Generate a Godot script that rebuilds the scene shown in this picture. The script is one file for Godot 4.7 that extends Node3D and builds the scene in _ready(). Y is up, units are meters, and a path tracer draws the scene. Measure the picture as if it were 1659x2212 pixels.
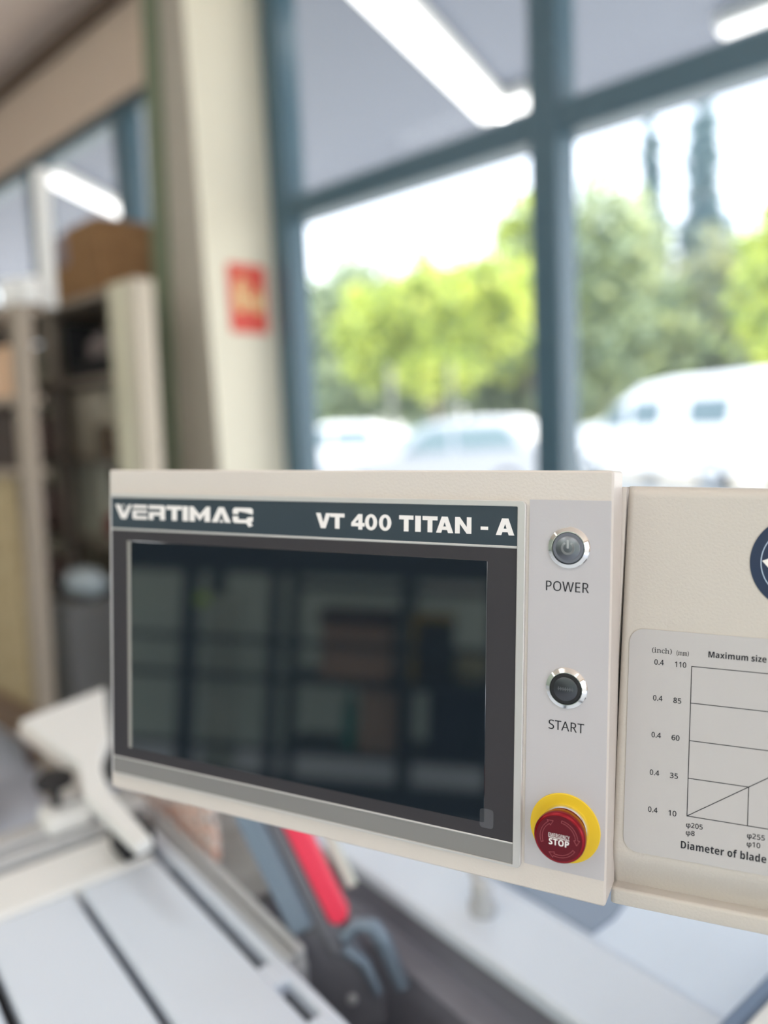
extends Node3D

# ------------------------------------------------------------------ mesh builder
class MB:
	var v := PackedVector3Array()
	var n := PackedVector3Array()
	var xf := Transform3D()

	func trin(a: Vector3, b: Vector3, c: Vector3, na: Vector3, nb: Vector3, nc: Vector3) -> void:   # a, b, c run anticlockwise seen from outside
		v.append_array(PackedVector3Array([xf * a, xf * c, xf * b]))
		n.append_array(PackedVector3Array([(xf.basis * na).normalized(), (xf.basis * nc).normalized(), (xf.basis * nb).normalized()]))

	func tri(a: Vector3, b: Vector3, c: Vector3) -> void:
		var m := (b - a).cross(c - a)
		if m.length() > 1e-14:
			m = m.normalized()
			trin(a, b, c, m, m, m)

	func quad(a: Vector3, b: Vector3, c: Vector3, d: Vector3) -> void:
		tri(a, b, c)
		tri(a, c, d)

	func quad_out(a: Vector3, b: Vector3, c: Vector3, d: Vector3, inside: Vector3) -> void:
		if (c - a).cross(d - b).dot((a + b + c + d) / 4.0 - inside) >= 0:
			quad(a, b, c, d)
		else:
			quad(d, c, b, a)

	func tri_out(a: Vector3, b: Vector3, c: Vector3, inside: Vector3) -> void:
		if (b - a).cross(c - a).dot((a + b + c) / 3.0 - inside) >= 0:
			tri(a, b, c)
		else:
			tri(c, b, a)

	# box with chamfered edges
	func box(lo: Vector3, hi: Vector3, bev := 0.0) -> void:
		var c := (lo + hi) / 2.0
		var h := (hi - lo) / 2.0
		bev = minf(bev, minf(h.x, minf(h.y, h.z)) * 0.98)
		var p := func(s: Vector3, axis: int) -> Vector3:
			var q := (h - Vector3.ONE * bev) * s
			q[axis] = h[axis] * s[axis]
			return c + q
		for a in 3:
			var b := (a + 1) % 3
			var d := (a + 2) % 3
			for s in [-1.0, 1.0]:
				var k := []
				for t in [[-1.0, -1.0], [1.0, -1.0], [1.0, 1.0], [-1.0, 1.0]]:
					var w := Vector3.ZERO
					w[a] = s
					w[b] = t[0]
					w[d] = t[1]
					k.append(p.call(w, a))
				quad_out(k[0], k[1], k[2], k[3], c)
				if bev > 0:
					for s2 in [-1.0, 1.0]:
						var w1 := Vector3.ZERO
						w1[a] = s
						w1[b] = s2
						w1[d] = -1.0
						var w2 := w1
						w2[d] = 1.0
						quad_out(p.call(w1, a), p.call(w2, a), p.call(w2, b), p.call(w1, b), c)
		if bev > 0:
			for i in 8:
				var w := Vector3(1.0 if i & 1 else -1.0, 1.0 if i & 2 else -1.0, 1.0 if i & 4 else -1.0)
				tri_out(p.call(w, 0), p.call(w, 1), p.call(w, 2), c)

	# any convex solid between two quads a[4] and b[4]
	func hexa(a: Array, b: Array) -> void:
		var c := Vector3.ZERO
		for q in a + b:
			c += q / 8.0
		quad_out(a[0], a[1], a[2], a[3], c)
		quad_out(b[0], b[1], b[2], b[3], c)
		for i in 4:
			var j := (i + 1) % 4
			quad_out(a[i], a[j], b[j], b[i], c)

	# polygon in x, y extruded from z0 to z1, with a chamfer on the z1 edge
	func prism(poly: PackedVector2Array, z0: float, z1: float, bev := 0.0) -> void:
		var pts := poly.duplicate()
		var area := 0.0
		for i in pts.size():
			area += pts[i].cross(pts[(i + 1) % pts.size()])
		if area < 0:
			pts.reverse()
		var m := pts.size()
		var en := []
		for i in m:
			var e := (pts[(i + 1) % m] - pts[i]).normalized()
			en.append(Vector2(e.y, -e.x))
		var top := pts
		if bev > 0:
			top = PackedVector2Array()
			for i in m:
				var bis: Vector2 = en[i] + en[(i + m - 1) % m]
				top.append(pts[i] - bis.normalized() * bev / maxf(0.5, bis.length() / 2.0))
		var zt := z1 - bev
		for set_ in [[top, z1, 1.0], [pts, z0, -1.0]]:
			var ix := Geometry2D.triangulate_polygon(set_[0])
			for i in range(0, ix.size(), 3):
				var a: Vector2 = set_[0][ix[i]]
				var b: Vector2 = set_[0][ix[i + 1]]
				var c: Vector2 = set_[0][ix[i + 2]]
				if (b - a).cross(c - a) * set_[2] < 0:
					var t := b
					b = c
					c = t
				tri(Vector3(a.x, a.y, set_[1]), Vector3(b.x, b.y, set_[1]), Vector3(c.x, c.y, set_[1]))
		for i in m:
			var j := (i + 1) % m
			var na: Vector2 = en[i]
			var nb: Vector2 = en[i]
			if en[i].dot(en[(i + m - 1) % m]) > 0.8:
				na = (en[i] + en[(i + m - 1) % m]).normalized()
			if en[i].dot(en[j]) > 0.8:
				nb = (en[i] + en[j]).normalized()
			var n3a := Vector3(na.x, na.y, 0)
			var n3b := Vector3(nb.x, nb.y, 0)
			var a0 := Vector3(pts[i].x, pts[i].y, z0)
			var b0 := Vector3(pts[j].x, pts[j].y, z0)
			var a1 := Vector3(pts[i].x, pts[i].y, zt)
			var b1 := Vector3(pts[j].x, pts[j].y, zt)
			trin(a0, b0, b1, n3a, n3b, n3b)
			trin(a0, b1, a1, n3a, n3b, n3a)
			if bev > 0:
				var a2 := Vector3(top[i].x, top[i].y, z1)
				var b2 := Vector3(top[j].x, top[j].y, z1)
				var z := Vector3(0, 0, 1)
				trin(a1, b1, b2, n3a + z, n3b + z, n3b + z)
				trin(a1, b2, a2, n3a + z, n3b + z, n3a + z)

	# frame between an outer and an inner loop of as many points
	func ring(outer: PackedVector2Array, inner: PackedVector2Array, z0: float, z1: float, bev := 0.0) -> void:
		var m := outer.size()
		for i in m:
			var j := (i + 1) % m
			var oi := outer[i]
			var oj := outer[j]
			var ii := inner[i]
			var ij := inner[j]
			var w: Vector2 = (oi - ii).normalized() * bev
			var w2: Vector2 = (oj - ij).normalized() * bev
			quad(Vector3(ii.x + w.x, ii.y + w.y, z1), Vector3(oi.x - w.x, oi.y - w.y, z1), Vector3(oj.x - w2.x, oj.y - w2.y, z1), Vector3(ij.x + w2.x, ij.y + w2.y, z1))
			if bev > 0:
				quad(Vector3(oi.x - w.x, oi.y - w.y, z1), Vector3(oi.x, oi.y, z1 - bev), Vector3(oj.x, oj.y, z1 - bev), Vector3(oj.x - w2.x, oj.y - w2.y, z1))
				quad(Vector3(ij.x + w2.x, ij.y + w2.y, z1), Vector3(ij.x, ij.y, z1 - bev), Vector3(ii.x, ii.y, z1 - bev), Vector3(ii.x + w.x, ii.y + w.y, z1))
			quad(Vector3(oi.x, oi.y, z1 - bev), Vector3(oi.x, oi.y, z0), Vector3(oj.x, oj.y, z0), Vector3(oj.x, oj.y, z1 - bev))
			quad(Vector3(ij.x, ij.y, z1 - bev), Vector3(ij.x, ij.y, z0), Vector3(ii.x, ii.y, z0), Vector3(ii.x, ii.y, z1 - bev))

	# profile of (radius, z) turned round the z axis, from its low to its high end
	func lathe(prof: Array, segs := 32, sharp := 0.75) -> void:
		var m := prof.size()
		var sn := []
		for i in m - 1:
			var e: Vector2 = (prof[i + 1] - prof[i]).normalized()
			sn.append(Vector2(e.y, -e.x))
		for i in m - 1:
			var na: Vector2 = sn[i]
			var nb: Vector2 = sn[i]
			if i > 0 and sn[i].dot(sn[i - 1]) > sharp:
				na = (sn[i] + sn[i - 1]).normalized()
			if i < m - 2 and sn[i].dot(sn[i + 1]) > sharp:
				nb = (sn[i] + sn[i + 1]).normalized()
			for k in segs:
				var t0 := TAU * k / segs
				var t1 := TAU * (k + 1) / segs
				var d0 := Vector3(cos(t0), sin(t0), 0)
				var d1 := Vector3(cos(t1), sin(t1), 0)
				var z := Vector3(0, 0, 1)
				var a: Vector3 = d0 * prof[i].x + z * prof[i].y
				var b: Vector3 = d1 * prof[i].x + z * prof[i].y
				var c: Vector3 = d1 * prof[i + 1].x + z * prof[i + 1].y
				var d: Vector3 = d0 * prof[i + 1].x + z * prof[i + 1].y
				if prof[i].x > 1e-7:
					trin(a, b, c, d0 * na.x + z * na.y, d1 * na.x + z * na.y, d1 * nb.x + z * nb.y)
				if prof[i + 1].x > 1e-7:
					trin(a, c, d, d0 * na.x + z * na.y, d1 * nb.x + z * nb.y, d0 * nb.x + z * nb.y)

	# round bar along a path, with one radius or one for each point
	func tube(path: Array, radii: Array, segs := 12) -> void:
		var rings := []
		var up := Vector3(0.13, 1, 0.07)
		for i in path.size():
			var t: Vector3 = (path[mini(i + 1, path.size() - 1)] - path[maxi(i - 1, 0)]).normalized()
			if absf(t.dot(up.normalized())) > 0.95:
				up = Vector3(1, 0.1, 0.2)
			var x := t.cross(up).normalized()
			var y := x.cross(t).normalized()
			up = y
			var r: float = radii[mini(i, radii.size() - 1)]
			var ringp := []
			for k in segs:
				var a := -TAU * k / segs
				var d := x * cos(a) + y * sin(a)
				ringp.append([path[i] + d * r, d])
			rings.append(ringp)
		for i in path.size() - 1:
			for k in segs:
				var l := (k + 1) % segs
				var a = rings[i][k]
				var b = rings[i][l]
				var c = rings[i + 1][l]
				var d = rings[i + 1][k]
				trin(a[0], b[0], c[0], a[1], b[1], c[1])
				trin(a[0], c[0], d[0], a[1], c[1], d[1])
		for e in [0, path.size() - 1]:
			for k in segs:
				var inside: Vector3 = path[1] if e == 0 else path[path.size() - 2]
				tri_out(path[e], rings[e][k][0], rings[e][(k + 1) % segs][0], inside)

	# flat ribbon of a width along points in x, y, at height z
	func line(pts: Array, w: float, z: float, closed := false) -> void:
		var m := pts.size()
		for i in (m if closed else m - 1):
			var a: Vector2 = pts[i]
			var b: Vector2 = pts[(i + 1) % m]
			var e := (b - a).normalized()
			var s := Vector2(-e.y, e.x) * w / 2.0
			a -= e * w / 2.0
			b += e * w / 2.0
			prism(PackedVector2Array([a - s, b - s, b + s, a + s]), z - 0.0002, z)

	func mesh() -> ArrayMesh:
		var arr := []
		arr.resize(Mesh.ARRAY_MAX)
		arr[Mesh.ARRAY_VERTEX] = v
		arr[Mesh.ARRAY_NORMAL] = n
		var m := ArrayMesh.new()
		m.add_surface_from_arrays(Mesh.PRIMITIVE_TRIANGLES, arr)
		return m

# ------------------------------------------------------------------ scene helpers
var used := {}
var M := {}
var rng := RandomNumberGenerator.new()

func numbered(called: String) -> String:
	used[called] = used.get(called, -1) + 1
	return called if used[called] == 0 else "%s_%03d" % [called, used[called]]

func thing(called: String, label: String, category: String, at := Transform3D(), group := "") -> Node3D:
	var o := Node3D.new()
	o.name = numbered(called)
	add_child(o)
	o.transform = at
	return tag(o, label, category, group)

func tag(o: Node3D, label: String, category: String, group := "") -> Node3D:
	o.set_meta("label", label)
	o.set_meta("category", category)
	if group:
		o.set_meta("group", group)
	return o

func part(called: String, mb: MB, mat: Material, parent: Node, at := Transform3D()) -> MeshInstance3D:
	var o := MeshInstance3D.new()
	o.name = called
	o.mesh = mb.mesh()
	o.material_override = mat
	o.transform = at
	parent.add_child(o, true)
	return o

func single(called: String, mb: MB, mat: Material, label: String, category: String, at := Transform3D(), group := "") -> MeshInstance3D:
	var o := part(numbered(called), mb, mat, self, at)
	tag(o, label, category, group)
	return o

func struct(called: String, mb: MB, mat: Material, label: String) -> MeshInstance3D:
	var o := part(called, mb, mat, self)
	o.set_meta("kind", "structure")
	o.set_meta("label", label)
	return o

func shared(called: String, mesh: Mesh, mat: Material, parent: Node, at: Transform3D) -> MeshInstance3D:
	var o := MeshInstance3D.new()
	o.name = called
	o.mesh = mesh
	o.material_override = mat
	o.transform = at
	parent.add_child(o, true)
	return o

func bx(x0: float, x1: float, y0: float, y1: float, z0: float, z1: float, bev := 0.0) -> MB:
	var m := MB.new()
	m.box(Vector3(minf(x0, x1), minf(y0, y1), minf(z0, z1)), Vector3(maxf(x0, x1), maxf(y0, y1), maxf(z0, z1)), bev)
	return m

func rrect(x0: float, y0: float, x1: float, y1: float, r: float, seg := 5) -> PackedVector2Array:
	var p := PackedVector2Array()
	for q in [[x1 - r, y1 - r, 0.0], [x0 + r, y1 - r, 90.0], [x0 + r, y0 + r, 180.0], [x1 - r, y0 + r, 270.0]]:
		for i in seg + 1:
			var a := deg_to_rad(q[2] + 90.0 * i / seg)
			p.append(Vector2(q[0] + r * cos(a), q[1] + r * sin(a)))
	return p

func turned(x: float, y: float, z: float, ry := 0.0, rx := 0.0, rz := 0.0) -> Transform3D:
	return Transform3D(Basis.from_euler(Vector3(deg_to_rad(rx), deg_to_rad(ry), deg_to_rad(rz))), Vector3(x, y, z))

# flat lettering fitted into the box x0..x1, y0..y1 (the ink's own extent)
func text(called: String, s: String, font: Font, x0: float, y0: float, x1: float, y1: float, z: float, mat: Material, parent: Node) -> void:
	var t := TextMesh.new()
	t.text = s
	t.font = font
	t.font_size = 64
	t.pixel_size = 0.01
	t.depth = 0.01
	t.curve_step = 2.0
	var b := t.get_aabb()
	var k := Vector3((x1 - x0) / b.size.x, (y1 - y0) / b.size.y, 0.01)
	var o := MeshInstance3D.new()
	o.name = called
	o.mesh = t
	o.material_override = mat
	o.transform = Transform3D(Basis.from_scale(k), Vector3(x0 - b.position.x * k.x, y0 - b.position.y * k.y, z))
	parent.add_child(o, true)

func mat(c: Color, rough := 0.6, metal := 0.0, spec := 0.5) -> StandardMaterial3D:   # c as seen on screen (sRGB)
	var m := StandardMaterial3D.new()
	m.albedo_color = c
	m.roughness = rough
	m.metallic = metal
	m.metallic_specular = spec
	return m

func noise_tex(freq: float, oct: int, sd: int, size := 256) -> NoiseTexture2D:
	var f := FastNoiseLite.new()
	f.seed = sd
	f.noise_type = FastNoiseLite.TYPE_SIMPLEX_SMOOTH
	f.frequency = freq
	f.fractal_octaves = oct
	var t := NoiseTexture2D.new()
	t.noise = f
	t.seamless = true
	t.width = size
	t.height = size
	return t

func ramp_tex(freq: float, oct: int, sd: int, cols: Array, size := 256) -> NoiseTexture2D:
	var t := noise_tex(freq, oct, sd, size)
	var g := Gradient.new()
	var offs := PackedFloat32Array()
	var cc := PackedColorArray()
	for i in cols.size():
		offs.append(float(i) / (cols.size() - 1))
		cc.append(cols[i])
	g.offsets = offs
	g.colors = cc
	t.color_ramp = g
	return t

func bumpy(m: StandardMaterial3D, tex: Texture2D, per_metre: float, cm: float) -> StandardMaterial3D:
	m.uv1_triplanar = true
	m.uv1_scale = Vector3.ONE * per_metre
	m.heightmap_enabled = true
	m.heightmap_texture = tex
	m.heightmap_scale = cm
	return m

func mottled(m: StandardMaterial3D, tex: Texture2D, per_metre: float) -> StandardMaterial3D:
	m.albedo_texture = tex
	m.uv1_triplanar = true
	m.uv1_scale = Vector3.ONE * per_metre
	return m

func font_of(called: String, weight: int) -> SystemFont:
	var f := SystemFont.new()
	f.font_names = PackedStringArray([called])
	f.font_weight = weight
	return f

func _ready() -> void:
	# ---------------------------------------------------------------- camera, sky, sun, lamps, exposure
	rng.seed = 41
	var cam := Camera3D.new()
	cam.name = "camera"
	cam.position = Vector3(0, 1.5, 0)
	cam.basis = Basis(Vector3.UP, deg_to_rad(43.8)) * Basis(Vector3.RIGHT, deg_to_rad(-6.9)) * Basis(Vector3.BACK, deg_to_rad(-2.58))
	var ca := CameraAttributesPhysical.new()
	ca.frustum_focal_length = 18.011          # on a 24 mm high sensor
	ca.frustum_near = 0.02
	ca.frustum_far = 400.0
	ca.frustum_focus_distance = 0.465
	ca.exposure_aperture = 1.32
	cam.attributes = ca
	add_child(cam)
	var env := Environment.new()
	env.background_mode = Environment.BG_SKY
	var sky := Sky.new()
	var sm := ProceduralSkyMaterial.new()
	sm.sky_top_color = Color(0.82, 0.9, 1.0)
	sm.sky_horizon_color = Color(1.0, 1.0, 1.0)
	sm.sky_curve = 0.25
	sm.ground_bottom_color = Color(0.6, 0.6, 0.6)
	sm.ground_horizon_color = Color(0.8, 0.8, 0.8)
	sm.sun_angle_max = 1.0
	sky.sky_material = sm
	env.sky = sky
	env.background_energy_multiplier = 4.2
	env.tonemap_mode = Environment.TONE_MAPPER_LINEAR
	env.tonemap_exposure = 0.8
	env.sdfgi_enabled = true
	env.ssao_enabled = true
	env.ssil_enabled = true
	var we := WorldEnvironment.new()
	we.name = "world_environment"
	we.environment = env
	add_child(we)
	var sun := DirectionalLight3D.new()
	sun.name = "sun"
	sun.light_color = Color(1.0, 0.95, 0.86)
	sun.light_energy = 4.0
	sun.light_angular_distance = 0.6
	sun.shadow_enabled = true
	add_child(sun)
	sun.look_at_from_position(Vector3(0.5, 1.0, -0.55) * 20.0, Vector3.ZERO)

	materials()
	room()
	added_interior_lamps()
	outside()
	saw()
	control_panel()
	machine_housing()
	storage()
	back_of_room()

func materials() -> void:
	var grain := noise_tex(0.06, 2, 3, 256)
	M.grain = grain
	M.powder = bumpy(mat(Color(0.85, 0.815, 0.785), 0.42, 0.0, 0.5), grain, 26.0, 0.011)
	M.housing = bumpy(mat(Color(0.795, 0.765, 0.73), 0.42, 0.0, 0.5), grain, 26.0, 0.011)
	M.powder_plain = mat(Color(0.85, 0.815, 0.785), 0.45)
	M.label_grey = bumpy(mat(Color(0.765, 0.749, 0.76), 0.5, 0.0, 0.4), grain, 30.0, 0.002)
	M.chart_grey = bumpy(mat(Color(0.755, 0.74, 0.735), 0.55, 0.0, 0.4), grain, 30.0, 0.002)
	M.ink = mat(Color(0.085, 0.085, 0.12), 0.6)
	M.white_ink = mat(Color(0.96, 0.94, 0.93), 0.6)
	M.band = mat(Color(0.22, 0.265, 0.30), 0.22, 0.0, 0.5)
	M.border = mat(Color(0.225, 0.215, 0.23), 0.5, 0.0, 0.4)
	M.glass_black = mat(Color(0.10, 0.13, 0.155), 0.04, 0.0, 0.72)
	M.glass_black.clearcoat_enabled = true
	M.glass_black.clearcoat = 1.0
	M.glass_black.clearcoat_roughness = 0.03
	M.alu_strip = mat(Color(0.545, 0.535, 0.53), 0.5, 0.2)
	M.alu_rim = mat(Color(0.82, 0.81, 0.80), 0.35, 0.35)
	M.chrome = mat(Color(0.93, 0.93, 0.92), 0.06, 1.0)
	M.dark_chrome = mat(Color(0.5, 0.51, 0.54), 0.28, 0.9)
	M.lens = mat(Color(0.45, 0.46, 0.5), 0.35, 0.2)
	M.yellow = mat(Color(0.93, 0.78, 0.16), 0.5)
	M.red_cap = mat(Color(0.56, 0.04, 0.11), 0.24, 0.55)
	M.red_top = mat(Color(0.40, 0.05, 0.115), 0.42, 0.35)
	M.red_line = mat(Color(0.66, 0.33, 0.36), 0.5)
	M.navy = mat(Color(0.08, 0.155, 0.285), 0.3)
	M.pale_blue = mat(Color(0.75, 0.82, 0.9), 0.5)
	M.black = mat(Color(0.1, 0.1, 0.11), 0.6)
	M.rubber = mat(Color(0.12, 0.12, 0.13), 0.75)
	M.film = mat(Color(0.6, 0.59, 0.57), 0.35)
	var tab := mat(Color(0.75, 0.76, 0.8, 0.06), 0.3)
	tab.transparency = BaseMaterial3D.TRANSPARENCY_ALPHA
	M.tab = tab
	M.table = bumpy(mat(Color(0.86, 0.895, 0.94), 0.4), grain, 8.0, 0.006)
	M.white_paint = mat(Color(0.92, 0.92, 0.91), 0.45)
	M.laminate = mat(Color(0.87, 0.92, 0.98), 0.4)
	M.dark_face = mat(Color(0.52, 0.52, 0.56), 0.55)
	M.steel_blue = mat(Color(0.5, 0.56, 0.62), 0.45, 0.3)
	M.steel_grey = mat(Color(0.47, 0.47, 0.5), 0.5, 0.2)
	M.alu = mat(Color(0.76, 0.765, 0.77), 0.4, 0.25)
	M.taupe_metal = mottled(mat(Color(1, 1, 1), 0.45, 0.2), ramp_tex(0.02, 2, 9, [Color(0.50, 0.50, 0.495), Color(0.61, 0.61, 0.605)]), 3.0)
	M.red_grip = mat(Color(1.0, 0.25, 0.37), 0.4)
	M.clear = mat(Color(0.86, 0.9, 0.86), 0.35)
	M.frame_green = mat(Color(0.265, 0.375, 0.43), 0.4)
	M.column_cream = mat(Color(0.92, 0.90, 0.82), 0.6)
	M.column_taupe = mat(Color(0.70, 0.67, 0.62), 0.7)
	M.column_green = mat(Color(0.46, 0.50, 0.41), 0.6)
	M.wall = mat(Color(0.90, 0.82, 0.75), 0.85)
	M.wall_back = mat(Color(0.86, 0.92, 0.87), 0.8)
	M.ceiling = mat(Color(0.95, 0.88, 0.83), 0.9)
	M.floor = mottled(mat(Color(1, 1, 1), 0.45), ramp_tex(0.01, 4, 5, [Color(0.80, 0.83, 0.89), Color(0.88, 0.90, 0.95)]), 0.7)
	M.shadow_gap_dark = mat(Color(0.45, 0.38, 0.33), 0.8)
	var g := mat(Color(0.8, 0.9, 0.95, 0.05), 0.02, 0.0, 0.16)
	g.transparency = BaseMaterial3D.TRANSPARENCY_ALPHA
	M.glass = g
	var lampm := mat(Color(1, 1, 1), 0.5)
	lampm.emission_enabled = true
	lampm.emission = Color(1, 0.97, 0.92)
	lampm.emission_energy_multiplier = 2.2
	M.lamp = lampm

# ------------------------------------------------------------------ room
func room() -> void:
	struct("floor", bx(-10, 5.2, -0.2, 0, -2.32, 4.6), M.floor, "pale grey concrete workshop floor")
	struct("ceiling", bx(-10, 5.2, 3.72, 3.95, -2.32, 4.6), M.ceiling, "brown-grey ceiling above the window wall")
	# window wall, plane z = -2.2: header, low sill, solid pieces
	var w := bx(-10, -3.0, 3.19, 3.72, -2.32, -2.14)
	w.box(Vector3(-3.0, 3.42, -2.32), Vector3(5.2, 3.72, -2.14))
	w.box(Vector3(-10, 0, -2.32), Vector3(5.2, 0.14, -2.14))
	w.box(Vector3(-10, 0.14, -2.32), Vector3(-7.4, 3.19, -2.14))
	w.box(Vector3(3.6, 0.14, -2.32), Vector3(5.2, 3.42, -2.14))
	struct("wall_window", w, M.wall, "taupe wall above and below the shop windows")
	var t := bx(-10, -3.0, 3.60, 3.68, -2.14, -2.09, 0.01)  # dark bar, its colour standing in for the shadow gap
	struct("shadow_strip_1", t, M.shadow_gap_dark, "dark strip painted as a shadow gap under the ceiling along the window wall")
	var b := bx(-10, 5.2, 0, 3.72, 4.4, 4.6)
	struct("wall_back", b, M.wall_back, "pale green-white back wall behind the photographer")
	struct("wall_left", bx(-10.2, -10, -0.2, 3.95, -2.32, 4.6), M.wall, "taupe wall at the far left end")
	var r := bx(5.0, 5.2, 0, 3.72, -2.32, -1.2)
	r.box(Vector3(5.0, 0, 3.4), Vector3(5.2, 3.72, 4.6))
	r.box(Vector3(5.0, 3.4, -1.2), Vector3(5.2, 3.72, 3.4))
	struct("wall_right", r, M.wall, "end wall with an added opening for daylight")  # opening is made up, to let daylight in from the right
	# windows: dark green-blue steel frames with panes
	for bay in [[-2.66, 3.6, [-2.6, -1.322, -0.1, 1.12, 2.34, 3.56], 3.42, "window_1"], [-7.4, -3.1, [-7.36, -6.1, -5.0, -3.875, -3.14], 3.19, "window_2"]]:
		var f := Node3D.new()
		f.name = bay[4]
		add_child(f)
		f.set_meta("kind", "structure")
		f.set_meta("label", "shop window in dark green-blue steel frame " + ("right of the cream column" if bay[4] == "window_1" else "left of the cream column"))
		var xs: Array = bay[2]
		for x in xs:
			part("mullion", bx(x - 0.05, x + 0.05, 0.14, bay[3], -2.27, -2.15, 0.006), M.frame_green, f)
		part("transom", bx(bay[0], bay[1], 2.335, 2.425, -2.26, -2.16, 0.006), M.frame_green, f)
		part("rail", bx(bay[0], bay[1], 0.14, 0.22, -2.26, -2.16, 0.006), M.frame_green, f)
		part("rail", bx(bay[0], bay[1], bay[3] - 0.07, bay[3], -2.26, -2.16, 0.006), M.frame_green, f)
		for i in xs.size() - 1:
			for yy in [[0.22, 2.335], [2.425, bay[3] - 0.07]]:
				part("pane", bx(xs[i] + 0.05, xs[i + 1] - 0.05, yy[0], yy[1], -2.216, -2.208), M.glass, f)
	# tapered steel column between the two windows
	var c := thing("steel_column", "cream tapered column between the two shop windows carrying the red fire sign", "column")
	c.set_meta("kind", "structure")
	var m := MB.new()
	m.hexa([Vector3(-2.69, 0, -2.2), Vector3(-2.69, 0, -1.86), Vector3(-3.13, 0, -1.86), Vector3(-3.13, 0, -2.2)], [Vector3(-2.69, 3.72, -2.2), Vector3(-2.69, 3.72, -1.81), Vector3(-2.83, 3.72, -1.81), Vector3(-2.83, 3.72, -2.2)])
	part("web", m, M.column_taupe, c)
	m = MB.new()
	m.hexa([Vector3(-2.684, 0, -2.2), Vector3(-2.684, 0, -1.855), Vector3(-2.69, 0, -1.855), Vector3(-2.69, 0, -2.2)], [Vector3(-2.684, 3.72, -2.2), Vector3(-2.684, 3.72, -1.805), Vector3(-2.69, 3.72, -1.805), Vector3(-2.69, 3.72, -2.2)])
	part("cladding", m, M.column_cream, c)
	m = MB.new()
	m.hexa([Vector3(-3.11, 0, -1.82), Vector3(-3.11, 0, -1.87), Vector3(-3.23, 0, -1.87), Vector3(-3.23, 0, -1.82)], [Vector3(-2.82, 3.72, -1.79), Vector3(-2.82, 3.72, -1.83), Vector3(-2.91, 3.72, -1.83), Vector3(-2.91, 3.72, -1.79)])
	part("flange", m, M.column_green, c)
	# fire sign on the column's right face
	var s := thing("fire_sign", "red fire-equipment sign with pale symbols on the cream column", "sign", Transform3D(Basis(Vector3.UP, PI / 2), Vector3(-2.682, 2.025, -2.028)))
	part("plate", prism_of(rrect(-0.095, -0.14, 0.095, 0.14, 0.008), 0, 0.004), mat(Color(0.88, 0.33, 0.27), 0.5), s)
	var pale := mat(Color(0.93, 0.86, 0.62), 0.6)
	var sy := MB.new()      # extinguisher
	sy.prism(rrect(-0.062, -0.05, -0.012, 0.05, 0.014), 0.004, 0.0055)
	sy.prism(rrect(-0.046, 0.05, -0.028, 0.085, 0.003), 0.004, 0.0055)
	sy.line([Vector2(-0.037, 0.08), Vector2(-0.012, 0.085), Vector2(0.0, 0.04)], 0.007, 0.0056)
	part("symbol", sy, pale, s)
	sy = MB.new()           # flames
	sy.prism(PackedVector2Array([Vector2(0.022, -0.05), Vector2(0.014, -0.01), Vector2(0.03, 0.03), Vector2(0.038, 0.0), Vector2(0.05, 0.06), Vector2(0.066, 0.02), Vector2(0.075, -0.02), Vector2(0.066, -0.05)]), 0.004, 0.0055)
	part("symbol", sy, pale, s)

func prism_of(poly: PackedVector2Array, z0: float, z1: float, bev := 0.0) -> MB:
	var m := MB.new()
	m.prism(poly, z0, z1, bev)
	return m

func lamp_fixture(called: String, label: String, group: String, at: Transform3D, length: float, width: float, energy: float, glow: StandardMaterial3D, tint := Color(1, 1, 1)) -> void:
	var t := thing(called, label, "lamp", at, group)
	part("housing", bx(-length / 2, length / 2, 0.0, 0.065, -width / 2, width / 2, 0.008), M.white_paint, t)
	part("diffuser", bx(-length / 2 + 0.02, length / 2 - 0.02, -0.035, 0.0, -width / 2 + 0.008, width / 2 - 0.008, 0.012), glow, t)
	var a := AreaLight3D.new()
	a.name = "tube_light"
	a.area_size = Vector2(length - 0.05, width - 0.02)
	a.light_energy = energy
	a.light_color = tint
	a.area_range = 20.0
	a.shadow_enabled = true
	a.transform = Transform3D(Basis(Vector3.RIGHT, -PI / 2), Vector3(0, -0.045, 0))
	t.add_child(a, true)

func added_interior_lamps() -> void:  # unseen lamps added to brighten the panel, tables and back wall
	for q in [[0.3, 0.9, Color(0.96, 0.98, 1.0), "over the saw"], [2.0, 0.5, Color(1.0, 0.96, 0.91), "halfway to the back wall"], [3.8, 2.3, Color(1.0, 1.0, 0.98), "along the back wall"]]:
		for x in [-3.4, -1.0, 1.4]:
			lamp_fixture("added_ceiling_lamp", "added unseen fluorescent ceiling lamp %s, %s" % [q[3], "storage end" if x < -3 else "middle one" if x < 0 else "added opening end"], "added ceiling lamps", Transform3D(Basis(), Vector3(x, 3.66, q[0])), 1.5, 0.3, q[1], M.lamp, q[2])

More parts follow.
